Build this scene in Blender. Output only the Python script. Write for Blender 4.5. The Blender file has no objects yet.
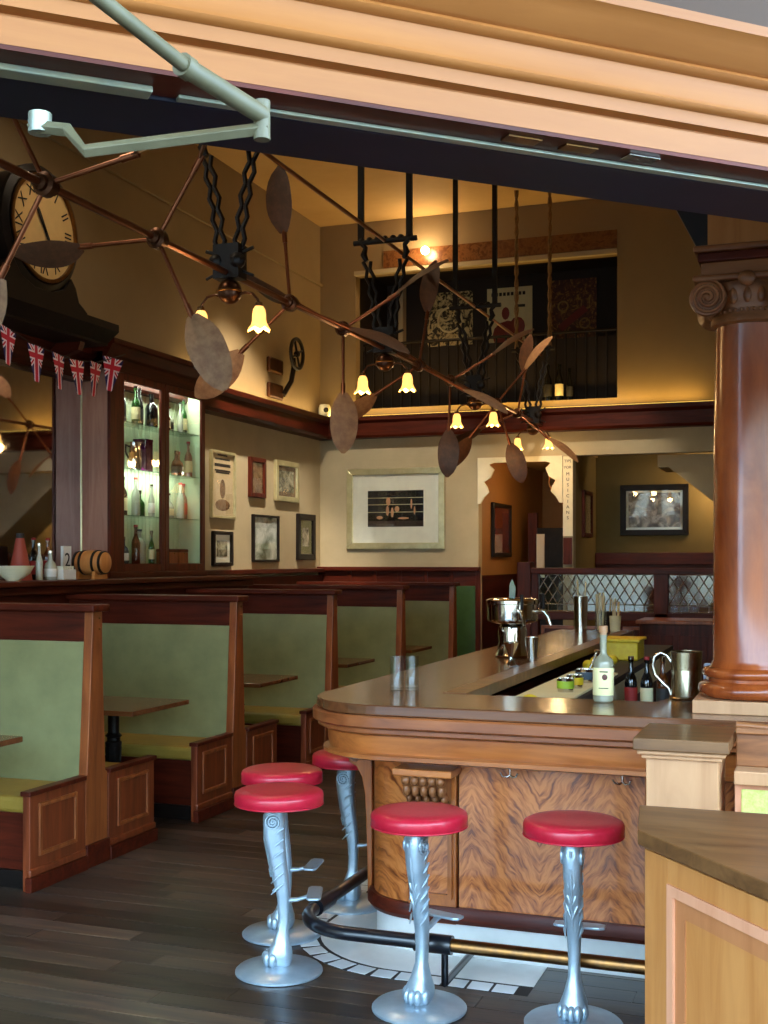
import bpy, bmesh, math, random
from mathutils import Vector, Matrix
random.seed(7)
S = bpy.context.scene
C = S.collection
PI = math.pi
cos, sin, rad = math.cos, math.sin, math.radians

# ------------------------------------------------------------------ camera
YAW = rad(20)
EYE = 1.68
cam_d = bpy.data.cameras.new('camera')
cam = bpy.data.objects.new('camera', cam_d); C.objects.link(cam)
cam.location = (0, 0, EYE); cam.rotation_euler = (PI/2, 0, YAW)
cam_d.sensor_fit = 'AUTO'; cam_d.sensor_width = 36
cam_d.lens = 1200/1024*36
cam_d.shift_y = 48/1024
cam_d.clip_start = .05; cam_d.clip_end = 200
S.camera = cam

# ------------------------------------------------------------------ world (overcast street daylight), exposure
w = bpy.data.worlds.new('street_daylight'); S.world = w; w.use_nodes = True
bg = w.node_tree.nodes['Background']
bg.inputs[0].default_value = (.50, .75, 1.0, 1); bg.inputs[1].default_value = 12.0
S.view_settings.view_transform = 'Standard'; S.view_settings.look = 'None'
S.view_settings.exposure = 0.25; S.view_settings.gamma = 1.0
S.view_settings.use_curve_mapping = False
S.cycles.max_bounces = 8; S.cycles.transparent_max_bounces = 16
S.cycles.sample_clamp_indirect = 6.0
S.cycles.caustics_reflective = False; S.cycles.caustics_refractive = False

def lamp(kind, name, loc, energy, col, size=.1, rot=None, spot=None, parent=None, blend=.6):
    d = bpy.data.lights.new(name, kind); d.energy = energy; d.color = col
    if kind == 'AREA':
        if isinstance(size, tuple): d.shape = 'RECTANGLE'; d.size, d.size_y = size
        else: d.size = size
    else: d.shadow_soft_size = size
    if kind == 'SPOT': d.spot_size = rad(spot); d.spot_blend = blend
    o = bpy.data.objects.new(name, d); C.objects.link(o); o.location = loc
    if rot: o.rotation_euler = rot
    if parent: o.parent = parent
    return o

# the sun-bright street reaching in under the raised window (overhead open sky over the pavement)
sun = lamp('SUN', 'high_soft_sun', (0, -6, 9), .3, (1.0, .93, .82), .1, (rad(42), 0, rad(38)))
sun.data.angle = rad(25)

# ------------------------------------------------------------------ helpers: colour and materials
def lin(c):
    c = c/255
    return c/12.92 if c <= .04045 else ((c+.055)/1.055)**2.4
def rgb(r, g, b): return (lin(r), lin(g), lin(b), 1)
MATS = {}
def newmat(name):
    m = bpy.data.materials.new(name); m.use_nodes = True
    nt = m.node_tree; p = nt.nodes['Principled BSDF']; MATS[name] = m
    return m, nt, p
def ramp(nt, stops):
    r = nt.nodes.new('ShaderNodeValToRGB'); e = r.color_ramp.elements
    while len(e) < len(stops): e.new(.5)
    for k, (pos, col) in enumerate(stops): e[k].position = pos; e[k].color = col
    return r
def coords(nt, scale=(1, 1, 1), rot=(0, 0, 0)):
    t = nt.nodes.new('ShaderNodeTexCoord'); mp = nt.nodes.new('ShaderNodeMapping')
    mp.inputs['Scale'].default_value = scale; mp.inputs['Rotation'].default_value = rot
    nt.links.new(t.outputs['Object'], mp.inputs['Vector'])
    return mp.outputs['Vector']
def noise(nt, vec, scale, detail=4, rough=.6, dist=0):
    n = nt.nodes.new('ShaderNodeTexNoise'); n.inputs['Scale'].default_value = scale
    n.inputs['Detail'].default_value = detail; n.inputs['Roughness'].default_value = rough
    n.inputs['Distortion'].default_value = dist
    if vec is not None: nt.links.new(vec, n.inputs['Vector'])
    return n
def bump(nt, p, val, strength=.2, dist=.01):
    b = nt.nodes.new('ShaderNodeBump'); b.inputs['Strength'].default_value = strength
    b.inputs['Distance'].default_value = dist
    nt.links.new(val, b.inputs['Height']); nt.links.new(b.outputs['Normal'], p.inputs['Normal'])
def wood(name, c1, c2, axis='x', rough=.35, scale=6, coat=0., stretch=9, vary=0., spec=.35):
    m, nt, p = newmat(name)
    sc = [1, 1, 1]; i = 'xyz'.index(axis)
    sc = [stretch]*3; sc[i] = 1
    v = coords(nt, sc); n = noise(nt, v, scale*.35, 6, .62, .6)
    r = ramp(nt, [(.3, c1), (.72, c2)]); nt.links.new(n.outputs['Fac'], r.inputs['Fac'])
    out = r.outputs['Color']
    if vary:
        oi = nt.nodes.new('ShaderNodeObjectInfo'); mr = nt.nodes.new('ShaderNodeMapRange')
        mr.inputs['To Min'].default_value = 1-vary; mr.inputs['To Max'].default_value = 1+vary
        nt.links.new(oi.outputs['Random'], mr.inputs['Value'])
        h = nt.nodes.new('ShaderNodeHueSaturation'); nt.links.new(mr.outputs['Result'], h.inputs['Value'])
        nt.links.new(out, h.inputs['Color']); out = h.outputs['Color']
    nt.links.new(out, p.inputs['Base Color'])
    p.inputs['Roughness'].default_value = rough; p.inputs['Coat Weight'].default_value = coat
    p.inputs['Coat Roughness'].default_value = .15
    p.inputs['Specular IOR Level'].default_value = spec
    bump(nt, p, n.outputs['Fac'], .12, .004)
    return m
def plain(name, c, rough=.5, metal=0., c2=None, scale=8, bmp=0., coat=0., trans=0., emit=None, estr=0.):
    m, nt, p = newmat(name)
    p.inputs['Base Color'].default_value = c; p.inputs['Roughness'].default_value = rough
    p.inputs['Metallic'].default_value = metal; p.inputs['Coat Weight'].default_value = coat
    p.inputs['Transmission Weight'].default_value = trans
    n = noise(nt, coords(nt), scale, 5, .6)
    r = ramp(nt, [(.3, c), (.7, c2 or tuple(min(1, k*1.12) for k in c[:3])+(1,))])
    nt.links.new(n.outputs['Fac'], r.inputs['Fac']); nt.links.new(r.outputs['Color'], p.inputs['Base Color'])
    if bmp: bump(nt, p, n.outputs['Fac'], bmp, .01)
    if emit: p.inputs['Emission Color'].default_value = emit; p.inputs['Emission Strength'].default_value = estr
    return m
def thin_glass(name, tint=(1, 1, 1, 1), ior=1.45, rough=0., bmp=0.):
    m, nt, p = newmat(name); nt.nodes.remove(p)
    o = nt.nodes['Material Output']
    t = nt.nodes.new('ShaderNodeBsdfTransparent'); t.inputs[0].default_value = tint
    g = nt.nodes.new('ShaderNodeBsdfGlossy'); g.inputs['Roughness'].default_value = rough
    lw = nt.nodes.new('ShaderNodeLayerWeight'); lw.inputs['Blend'].default_value = .5     # two-sided Schlick reflectance of a thin pane
    r0 = ((ior-1)/(ior+1))**2
    fac = vmath(nt, 'ADD', vmath(nt, 'MULTIPLY', vmath(nt, 'POWER', lw.outputs['Facing'], 5.0), 1-r0), r0)
    mx = nt.nodes.new('ShaderNodeMixShader')
    nt.links.new(fac, mx.inputs[0]); nt.links.new(t.outputs[0], mx.inputs[1]); nt.links.new(g.outputs[0], mx.inputs[2])
    nt.links.new(mx.outputs[0], o.inputs['Surface'])
    if bmp:
        n = noise(nt, coords(nt), 25, 2, .5); b = nt.nodes.new('ShaderNodeBump'); b.inputs['Strength'].default_value = bmp
        nt.links.new(n.outputs['Fac'], b.inputs['Height']); nt.links.new(b.outputs['Normal'], g.inputs['Normal'])
    return m
def vmath(nt, op, a, b=None, c=None):
    n = nt.nodes.new('ShaderNodeMath'); n.operation = op
    for k, x in enumerate((a, b, c)):
        if x is None: continue
        if isinstance(x, (int, float)): n.inputs[k].default_value = x
        else: nt.links.new(x, n.inputs[k])
    return n.outputs[0]
def mixc(nt, fac, a, b):
    n = nt.nodes.new('ShaderNodeMix'); n.data_type = 'RGBA'
    nt.links.new(fac, n.inputs['Factor'])
    for k, x in ((6, a), (7, b)):
        if isinstance(x, tuple): n.inputs[k].default_value = x
        else: nt.links.new(x, n.inputs[k])
    return n.outputs[2]

# woods
mah = wood('dark_mahogany', rgb(52, 15, 7), rgb(94, 34, 17), 'x', .42, 6, 0, spec=.2)
mah_y = wood('dark_mahogany_along', rgb(46, 13, 7), rgb(84, 30, 15), 'y', .42, 6, 0, spec=.2)
mah_z = wood('dark_mahogany_upright', rgb(52, 16, 8), rgb(98, 38, 20), 'z', .42, 6, 0, spec=.2)
post_w = wood('red_brown_oak', rgb(110, 54, 26), rgb(164, 90, 44), 'z', .35, 6, .2)
honey = wood('honey_mahogany', rgb(136, 72, 30), rgb(188, 112, 54), 'x', .3, 6, .3)
honey_z = wood('honey_mahogany_upright', rgb(126, 64, 24), rgb(180, 102, 42), 'z', .3, 6, .3)
top_w = wood('worn_bar_top', rgb(82, 46, 24), rgb(116, 70, 40), 'x', .22, 5, .4)
col_w = wood('polished_column_mahogany', rgb(112, 44, 16), rgb(168, 84, 36), 'z', .24, 5, .35, 4)
carve_w = wood('carved_brown_wood', rgb(98, 56, 30), rgb(156, 98, 56), 'x', .4, 6, .05)
pine = wood('pale_lintel_pine', rgb(140, 82, 34), rgb(158, 98, 46), 'x', .5, 3, .0, 12)
pale_w = wood('pale_birch', rgb(170, 122, 84), rgb(192, 144, 104), 'z', .45, 4, .1)
oak = wood('golden_oak', rgb(178, 112, 56), rgb(202, 138, 78), 'z', .4, 5, .1)
oak_pink = wood('pinkish_oak_moulding', rgb(206, 140, 104), rgb(224, 160, 124), 'z', .4, 5, .1)
slab_w = wood('dark_worn_slab', rgb(82, 52, 28), rgb(126, 86, 50), 'x', .38, 5, .15)
daylit_board_w = wood('daylit_mauve_board', rgb(158, 104, 84), rgb(196, 146, 122), 'z', .4, 3, .1)  # daylight on the cabinet's near side, painted in as a lighter wood
plank_m = wood('dark_floor_board', rgb(30, 31, 35), rgb(96, 76, 58), 'x', .32, 5, .1, 10, .6)
floor_m = wood('dark_floor', rgb(28, 24, 22), rgb(52, 42, 36), 'x', .45, 5, 0, 12)
black_w = plain('ebonised_wood', rgb(16, 12, 12), .45, c2=rgb(30, 22, 18))
black_w.node_tree.nodes['Principled BSDF'].inputs['Specular IOR Level'].default_value = .22
# paint, plaster, cloth, metal
cream = plain('beige_plaster', rgb(178, 164, 134), .8, c2=rgb(190, 176, 144), scale=3)
tan = plain('tan_ceiling_paint', rgb(196, 160, 104), .8, c2=rgb(206, 172, 116), scale=2)
upper = plain('upper_wall_ochre', rgb(138, 118, 86), .8, c2=rgb(148, 126, 92), scale=2)
orange_p = plain('amber_corridor_paint', rgb(150, 106, 58), .5, c2=rgb(162, 118, 66), scale=2)
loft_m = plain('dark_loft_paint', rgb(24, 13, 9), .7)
white_p = plain('white_fretwork_paint', rgb(228, 222, 196), .6)
green_up = plain('sage_green_leather', rgb(122, 122, 82), .42, c2=rgb(140, 140, 96), scale=5, bmp=.1)
olive = plain('olive_seat_leather', rgb(140, 112, 42), .4, c2=rgb(158, 130, 56), scale=6, bmp=.12)
green_dk = plain('bottle_green_panel', rgb(44, 74, 34), .5, c2=rgb(54, 86, 42))
yellow_cloth = plain('yellow_green_tapestry', rgb(186, 190, 92), .8, c2=rgb(214, 212, 132), scale=60, bmp=.3)
red = plain('red_vinyl', rgb(176, 22, 44), .34, c2=rgb(190, 30, 54), scale=40, bmp=.06, coat=.15)
chrome = plain('cast_aluminium', rgb(152, 172, 188), .32, .55, c2=rgb(176, 194, 206), scale=14, bmp=.1)
steel = plain('bright_steel', rgb(205, 200, 190), .12, 1.)
pewter = plain('pewter', rgb(150, 138, 112), .25, 1., c2=rgb(170, 156, 128))
brass = plain('worn_brass', rgb(150, 104, 54), .35, 1., c2=rgb(112, 84, 60), scale=20)
bronze = plain('dark_bronze', rgb(70, 42, 26), .35, .8, c2=rgb(96, 58, 34))
copper_rod = plain('copper_rod', rgb(118, 66, 40), .3, .8, c2=rgb(138, 80, 50))
iron = plain('black_iron', rgb(22, 17, 15), .45, .4, c2=rgb(34, 26, 22))
rubber = plain('black_rail_sleeve', rgb(18, 19, 26), .3, 0, coat=.3)
navy = plain('navy_painted_frame', rgb(8, 9, 26), .5, c2=rgb(12, 14, 38), scale=5)
navy.node_tree.nodes['Principled BSDF'].inputs['Specular IOR Level'].default_value = .3
mint = plain('pale_green_painted_metal', rgb(88, 84, 62), .5, 0., c2=rgb(104, 98, 74), scale=20)
tin_strip = plain('galvanised_track', rgb(168, 166, 140), .4, .5, c2=rgb(140, 150, 140), scale=14)
silver = plain('champagne_silver_leaf', rgb(196, 186, 140), .3, .7, c2=rgb(220, 212, 170), scale=10)
mat_w = plain('white_mount_board', rgb(226, 228, 214), .7)
paper = plain('aged_paper', rgb(200, 180, 140), .8, c2=rgb(214, 194, 156), scale=15)
ink = plain('black_ink', rgb(28, 24, 22), .7)
marble = plain('white_marble', rgb(206, 208, 206), .3, c2=rgb(228, 230, 228), scale=4)
tile_m = plain('white_glazed_tile', rgb(214, 220, 222), .2, coat=.3)
bead = plain('pale_beadboard', rgb(196, 206, 176), .5)
leaf_m = plain('mottled_paddle_leaf', rgb(122, 80, 48), .6, c2=rgb(160, 116, 76), scale=22, bmp=.3)
leaf_d = plain('brown_paddle_leaf', rgb(74, 46, 30), .5, c2=rgb(104, 66, 42), scale=22, bmp=.3)
dial = plain('ivory_clock_dial', rgb(222, 186, 124), .5)
cement = plain('pavement_concrete', rgb(128, 118, 106), .9, c2=rgb(170, 166, 160), scale=6, bmp=.1)
glass = thin_glass('clear_glass')
glass_t = thin_glass('tumbler_glass', (.93, .95, .95, 1), 1.5)
lead_glass = thin_glass('bevelled_glass', (.8, .86, .82, 1), 1.7, .05, .5)
mirror = plain('old_mirror', rgb(206, 206, 214), .03, 1.)
shade_m = plain('amber_glass_shade', rgb(250, 205, 120), .4, emit=(1, .52, .13, 1), estr=1.4)
bulb_m = plain('glowing_bulb', rgb(255, 230, 170), .4, emit=(1, .72, .32, 1), estr=22)
led_m = plain('yellow_light_strip', rgb(255, 210, 90), .4, emit=(1, .62, .12, 1), estr=3.0)

def flame_wood():
    m, nt, p = newmat('flame_mahogany_veneer')
    t = nt.nodes.new('ShaderNodeTexCoord'); s = nt.nodes.new('ShaderNodeSeparateXYZ')
    nt.links.new(t.outputs['Object'], s.inputs[0])
    x = vmath(nt, 'ADD', s.outputs[0], s.outputs[1])
    pp = vmath(nt, 'PINGPONG', x, .29)
    n0 = noise(nt, t.outputs['Object'], 5, 3, .6)
    ph = vmath(nt, 'ADD', vmath(nt, 'MULTIPLY', s.outputs[2], 1.0), vmath(nt, 'MULTIPLY', pp, -1.25))
    ph = vmath(nt, 'ADD', ph, vmath(nt, 'MULTIPLY', n0.outputs['Fac'], .17))
    cx = nt.nodes.new('ShaderNodeCombineXYZ')
    nt.links.new(vmath(nt, 'MULTIPLY', ph, 44), cx.inputs[0]); nt.links.new(vmath(nt, 'MULTIPLY', pp, 15), cx.inputs[1])
    nt.links.new(vmath(nt, 'MULTIPLY', s.outputs[2], 6.0), cx.inputs[2])
    n = noise(nt, cx.outputs[0], 1.0, 3, .55)
    r = ramp(nt, [(.33, rgb(104, 48, 18)), (.46, rgb(168, 92, 40)), (.60, rgb(194, 116, 58))])
    nt.links.new(n.outputs['Fac'], r.inputs['Fac']); nt.links.new(r.outputs['Color'], p.inputs['Base Color'])
    p.inputs['Roughness'].default_value = .3; p.inputs['Coat Weight'].default_value = .3
    return m
flame = flame_wood()
nose_w = wood('red_brown_nosing', rgb(112, 58, 28), rgb(160, 92, 50), 'x', .3, 6, .2)
end_w = wood('red_mahogany_end', rgb(92, 40, 20), rgb(138, 66, 34), 'z', .36, 6, .1)

def union_flag():
    m, nt, p = newmat('union_flag_print')
    t = nt.nodes.new('ShaderNodeTexCoord'); s = nt.nodes.new('ShaderNodeSeparateXYZ')
    nt.links.new(t.outputs['Object'], s.inputs[0])
    x, z = vmath(nt, 'ABSOLUTE', s.outputs[1]), vmath(nt, 'ABSOLUTE', vmath(nt, 'ADD', s.outputs[2], .07))
    dg = vmath(nt, 'ABSOLUTE', vmath(nt, 'SUBTRACT', vmath(nt, 'MULTIPLY', x, 1.0), vmath(nt, 'MULTIPLY', z, 1.0)))
    col = (lin(22), lin(18), lin(84), 1)
    wh, rd = rgb(236, 214, 220), rgb(196, 16, 48)
    col = mixc(nt, vmath(nt, 'LESS_THAN', dg, .024), col, wh)
    col = mixc(nt, vmath(nt, 'LESS_THAN', dg, .009), col, rd)
    cr = vmath(nt, 'MINIMUM', x, z)
    col = mixc(nt, vmath(nt, 'LESS_THAN', cr, .030), col, wh)
    col = mixc(nt, vmath(nt, 'LESS_THAN', cr, .018), col, rd)
    nt.links.new(col, p.inputs['Base Color']); p.inputs['Roughness'].default_value = .7
    return m
flag_m = union_flag()

def picture(name, stops, scale=4, dist=1.5, seed=0., rough=.25):
    m, nt, p = newmat(name)
    mp = coords(nt, (1, 1, 1)); 
    n = noise(nt, mp, scale, 5, .55, dist); n.noise_dimensions = '4D'; n.inputs['W'].default_value = seed
    r = ramp(nt, stops); nt.links.new(n.outputs['Fac'], r.inputs['Fac'])
    nt.links.new(r.outputs['Color'], p.inputs['Base Color']); p.inputs['Roughness'].default_value = rough
    return m

# ------------------------------------------------------------------ helpers: geometry
class MB:
    def __init__(s): s.v = []; s.f = []
    def add(s, vs, fs):
        o = len(s.v); s.v += [tuple(v) for v in vs]; s.f += [tuple(i+o for i in f) for f in fs]; return s
    def box(s, x0, x1, y0, y1, z0, z1):
        return s.add([(x0,y0,z0),(x1,y0,z0),(x1,y1,z0),(x0,y1,z0),(x0,y0,z1),(x1,y0,z1),(x1,y1,z1),(x0,y1,z1)],
                     [(0,3,2,1),(4,5,6,7),(0,1,5,4),(1,2,6,5),(2,3,7,6),(3,0,4,7)])
    def prism(s, poly, a, b, fn=None):
        fn = fn or (lambda u, v, t: (u, v, t)); n = len(poly)
        return s.add([fn(u, v, a) for u, v in poly]+[fn(u, v, b) for u, v in poly],
                     [tuple(range(n))[::-1], tuple(range(n, 2*n))]+[(i, (i+1)%n, n+(i+1)%n, n+i) for i in range(n)])
    def lathe(s, prof, n=24, c=(0, 0, 0), fn=None):
        fn = fn or (lambda x, y, z: (x, y, z)); m = len(prof); vs = []
        for r, z in prof:
            for k in range(n):
                a = 2*PI*k/n; x, y, q = fn(r*cos(a), r*sin(a), z); vs.append((c[0]+x, c[1]+y, c[2]+q))
        fs = [(i*n+k, i*n+(k+1)%n, (i+1)*n+(k+1)%n, (i+1)*n+k) for i in range(m-1) for k in range(n)]
        if prof[0][0] > 1e-4: fs.append(tuple(range(n))[::-1])
        if prof[-1][0] > 1e-4: fs.append(tuple((m-1)*n+k for k in range(n)))
        return s.add(vs, fs)
    def tube(s, pts, r, n=10, closed=False):
        P = [Vector(p) for p in pts]; m = len(P); rs = r if isinstance(r, (list, tuple)) else [r]*m
        vs = []; up = None
        for i, p in enumerate(P):
            a = P[(i-1)%m] if (i or closed) else p; b = P[(i+1)%m] if (i < m-1 or closed) else p
            t = (b-a).normalized()
            if up is None: up = Vector((0, 0, 1)) if abs(t.z) < .9 else Vector((1, 0, 0))
            x = up-t*up.dot(t); x.normalize(); y = t.cross(x); up = x
            rr = rs[i] if isinstance(rs[i], tuple) else (rs[i], rs[i])
            for k in range(n):
                q = 2*PI*k/n; vs.append(p+x*(rr[0]*cos(q))+y*(rr[1]*sin(q)))
        fs = [(i*n+k, i*n+(k+1)%n, ((i+1)%m)*n+(k+1)%n, ((i+1)%m)*n+k) for i in range(m if closed else m-1) for k in range(n)]
        if not closed: fs += [tuple(range(n))[::-1], tuple((m-1)*n+k for k in range(n))]
        return s.add(vs, fs)
    def bar(s, a, b, r, n=8): return s.tube([a, b], r, n)
    def ball(s, c, r, n=12, m=8):
        r = r if isinstance(r, (list, tuple)) else (r, r, r)
        prof = [(sin(PI*i/m), -cos(PI*i/m)) for i in range(m+1)]
        prof[0] = (1e-5, -1); prof[-1] = (1e-5, 1)
        return s.lathe(prof, n, c, lambda x, y, z: (x*r[0], y*r[1], z*r[2]))
    def sweep(s, prof, path, closed_prof=True):
        """prof: list of (outward, z); path: list of ((x,y),(nx,ny))"""
        n = len(prof); vs = []
        for (p, q) in path:
            for o, z in prof: vs.append((p[0]+q[0]*o, p[1]+q[1]*o, z))
        m = len(path); k1 = n if closed_prof else n-1
        fs = [(i*n+k, i*n+(k+1)%n, (i+1)*n+(k+1)%n, (i+1)*n+k) for i in range(m-1) for k in range(k1)]
        if closed_prof: fs += [tuple(range(n))[::-1], tuple((m-1)*n+k for k in range(n))]
        return s.add(vs, fs)
    def xf(s, M, start=0):
        s.v = s.v[:start]+[tuple(M @ Vector(v)) for v in s.v[start:]]; return s
    def build(s, name, mat, parent=None, smooth=None, bevel=0., loc=None, rotz=None):
        me = bpy.data.meshes.new(name); me.from_pydata(s.v, [], s.f)
        b = bmesh.new(); b.from_mesh(me); bmesh.ops.recalc_face_normals(b, faces=b.faces); b.to_mesh(me); b.free()
        me.materials.append(mat)
        if smooth is not None:
            me.polygons.foreach_set('use_smooth', [True]*len(me.polygons)); me.set_sharp_from_angle(angle=rad(smooth))
        o = bpy.data.objects.new(name, me); C.objects.link(o)
        if parent: o.parent = parent
        if loc: o.location = loc
        if rotz: o.rotation_euler = (0, 0, rotz)
        if bevel:
            bm = o.modifiers.new('bevel', 'BEVEL'); bm.width = bevel; bm.segments = 2; bm.limit_method = 'ANGLE'; bm.angle_limit = rad(40)
        return o
def thing(name, label, cat, loc=(0, 0, 0), rotz=0., group=None):
    o = bpy.data.objects.new(name, None); C.objects.link(o); o.empty_display_size = .1
    o.location = loc; o.rotation_euler = (0, 0, rotz); o['label'] = label; o['category'] = cat
    if group: o['group'] = group
    return o
def tag(o, label, cat, group=None, kind=None):
    o['label'] = label; o['category'] = cat
    if group: o['group'] = group
    if kind: o['kind'] = kind
    return o
def struct(o, label=None):
    o['kind'] = 'structure'
    if label: o['label'] = label
    return o
def room(name, label):
    o = bpy.data.objects.new(name, None); C.objects.link(o); o['kind'] = 'structure'; o['label'] = label; return o
def copy_tree(o, parent=None):
    c = o.copy(); C.objects.link(c); c.parent = parent
    for ch in [k for k in C.objects if k.parent == o]: copy_tree(ch, c)
    return c
def B(*a): return MB().box(*a)
def text_mesh(name, txt, size, mat, parent, M, depth=.002):
    cu = bpy.data.curves.new(name, 'FONT'); cu.body = txt; cu.size = size; cu.extrude = depth/2
    cu.align_x = 'CENTER'; cu.align_y = 'CENTER'; cu.resolution_u = 3
    t = bpy.data.objects.new('tmp', cu); C.objects.link(t)
    me = bpy.data.meshes.new_from_object(t.evaluated_get(bpy.context.evaluated_depsgraph_get()))
    bpy.data.objects.remove(t); bpy.data.curves.remove(cu)
    me.name = name; me.materials.clear(); me.materials.append(mat); me.transform(M)
    o = bpy.data.objects.new(name, me); C.objects.link(o); o.parent = parent
    return o
def mould_frame(mb, u0, u1, v0, v1, wd, a, b, fn):
    """four mitred strips round a rectangle (u,v), depth a..b"""
    for poly in ([(u0,v0),(u1,v0),(u1-wd,v0+wd),(u0+wd,v0+wd)], [(u1,v0),(u1,v1),(u1-wd,v1-wd),(u1-wd,v0+wd)],
                 [(u1,v1),(u0,v1),(u0+wd,v1-wd),(u1-wd,v1-wd)], [(u0,v1),(u0,v0),(u0+wd,v0+wd),(u0+wd,v1-wd)]):
        mb.prism(poly, a, b, fn)
    return mb
# ================================================================== THE SETTING
XL, YB, XR, ZC = -5.72, 13.45, 3.5, 5.73
FAC = rad(43)                                   # facade direction
FO = Vector((-.682*2.02, .731*2.02, 0))         # foot of the facade plane

fl = struct(B(-8, 8, -6, 18, -.12, -.004).build('floor', floor_m), 'dark wooden board floor')
# boards, laid across the room
rnd = random.Random(3)
pm = {}
row = 0; y = 1.6; nb = 0
BW = .125
while y < 9.9:
    x = -3.95 + rnd.uniform(-1.6, -.2)
    xe = -.3 if y < 4.9 else -1.7
    while x < xe:
        L = rnd.choice((1.4, 1.8, 2.2))
        x0, x1 = max(x, -3.95), min(x+L, xe)
        if x1-x0 > .15:
            key = round(x1-x0, 1)
            if key not in pm:
                pm[key] = True
            b = B(0, x1-x0-.003, 0, BW-.004, -.004, rnd.choice((0, .0006, .0012))).build('floor_plank', plank_m, fl)
            b.location = (x0, y, 0); nb += 1
        x += L
    y += BW
sw = room('wall_street', 'pale stucco house fronts across the street outside')
sw.location = FO; sw.rotation_euler = (0, 0, FAC)
B(-45, 45, -24, -23.7, -.2, 6.5).build('house_front', plain('pale_stucco', rgb(206, 188, 162), .9, c2=rgb(216, 200, 176), scale=3), sw)
tag_ground = struct(B(-60, 60, -60, -6.0, -.2, -.01).build('floor_pavement', cement), 'concrete pavement outside')

# left wall
wl = struct(B(XL-.15, XL, -3.5, YB+.2, 3.38, ZC).build('wall_left', upper), 'ochre upper wall on the left')
wl2 = struct(B(XL-.15, XL, -3.5, YB+.2, 0, 3.38).build('wall_left_lower', cream), 'beige lower wall on the left')
# back wall with openings
wb = room('wall_back', 'beige back wall with loft opening and doorways')
m = MB()
m.box(XL, -3.73, YB, YB+.15, 0, 3.38); m.box(-3.73, -2.74, YB, YB+.15, 2.86, 3.38)
m.box(-2.74, -2.625, YB, YB+.15, 0, 3.38); m.box(-2.625, -.2, YB, YB+.15, 2.86, 3.38); m.box(-.2, XR, YB, YB+.15, 0, 3.38)
m.build('plaster', cream, wb)
m = MB()
m.box(XL, -5.26, YB, YB+.15, 3.38, ZC); m.box(-2.13, XR, YB, YB+.15, 3.38, ZC); m.box(-5.26, -2.13, YB, YB+.15, 5.1, ZC).box(-5.26, -2.13, YB, YB+.15, 3.38, 3.49)
m.build('upper_plaster', upper, wb)
frz = picture('faded_frieze_print', [(.4, rgb(96, 56, 30)), (.55, rgb(128, 84, 48)), (.7, rgb(80, 44, 24))], 9, 2, 2.)
B(-4.9, -2.13, YB-.012, YB, 5.16, 5.36).build('frieze', frz, wb)
B(-5.26, -2.13, YB-.05, YB+.02, 5.09, 5.14).build('ledge', cream, wb)
wr = struct(B(XR, XR+.15, 5.5, YB+.2, 0, ZC).build('wall_right', cream), 'beige wall on the right')
ce = struct(B(XL-.2, XR+.2, -3.6, YB+.2, ZC, ZC+.15).build('ceiling', tan), 'tan painted ceiling')
# crown line
struct(B(XL, XL+.03, 2, YB, 5.0, 5.03).build('trim_1', upper), 'thin picture rail high on the left wall')
# beam round the room
m = MB(); m.prism([(XL, 3.13), (XL+.16, 3.13), (XL+.18, 3.16), (XL+.18, 3.30), (XL+.22, 3.33), (XL+.22, 3.38), (XL, 3.38)], 5.2, YB, lambda u, v, t: (u, t, v))
struct(m.build('trim_2', mah_y), 'dark mahogany beam along the left wall')
m = MB(); m.prism([(YB, 3.13), (YB-.16, 3.13), (YB-.18, 3.16), (YB-.18, 3.30), (YB-.22, 3.33), (YB-.22, 3.38), (YB, 3.38)], XL, XR, lambda u, v, t: (t, u, v))
struct(m.build('trim_3', mah), 'dark mahogany beam along the back wall')
# wainscot
wn = room('baseboard_back', 'dark panelled wainscot with green panels on the back wall')
B(XL, -3.73, YB-.06, YB, 0, 1.55).build('backing', mah, wn)
B(XL, -3.70, YB-.12, YB, 1.55, 1.60).build('rail', mah, wn, bevel=.008)
for k in range(6):
    x = -5.60+k*.32
    B(x, x+.25, YB-.068, YB-.058, .35, 1.38).build('green_panel', green_dk, wn, bevel=.004)
    B(x+.257, x+.313, YB-.075, YB-.058, .1, 1.55).build('stile', mah_z, wn, bevel=.004)
ws = room('baseboard_left', 'dark panelled wainscot along the left wall')
B(XL, XL+.06, 2.2, YB, 0, 1.50).build('backing', mah_y, ws)
B(XL, XL+.1, 10.2, YB, 1.53, 1.58).build('rail', mah_y, ws, bevel=.008)
for k in range(14):
    y0 = 4.4+k*.64
    B(XL+.06, XL+.075, y0, y0+.54, .3, 1.36).build('panel', mah_z, ws, bevel=.006)

# loft
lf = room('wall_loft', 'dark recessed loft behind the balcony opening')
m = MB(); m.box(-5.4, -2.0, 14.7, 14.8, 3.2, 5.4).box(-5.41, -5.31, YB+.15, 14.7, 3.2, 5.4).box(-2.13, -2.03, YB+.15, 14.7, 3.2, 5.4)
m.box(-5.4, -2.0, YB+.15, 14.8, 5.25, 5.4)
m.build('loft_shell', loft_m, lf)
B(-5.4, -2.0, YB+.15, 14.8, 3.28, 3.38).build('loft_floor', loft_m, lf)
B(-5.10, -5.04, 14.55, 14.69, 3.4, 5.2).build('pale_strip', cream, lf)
B(-2.22, -2.15, 14.45, 14.69, 3.9, 5.0).build('side_casing', cream, lf)

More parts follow.
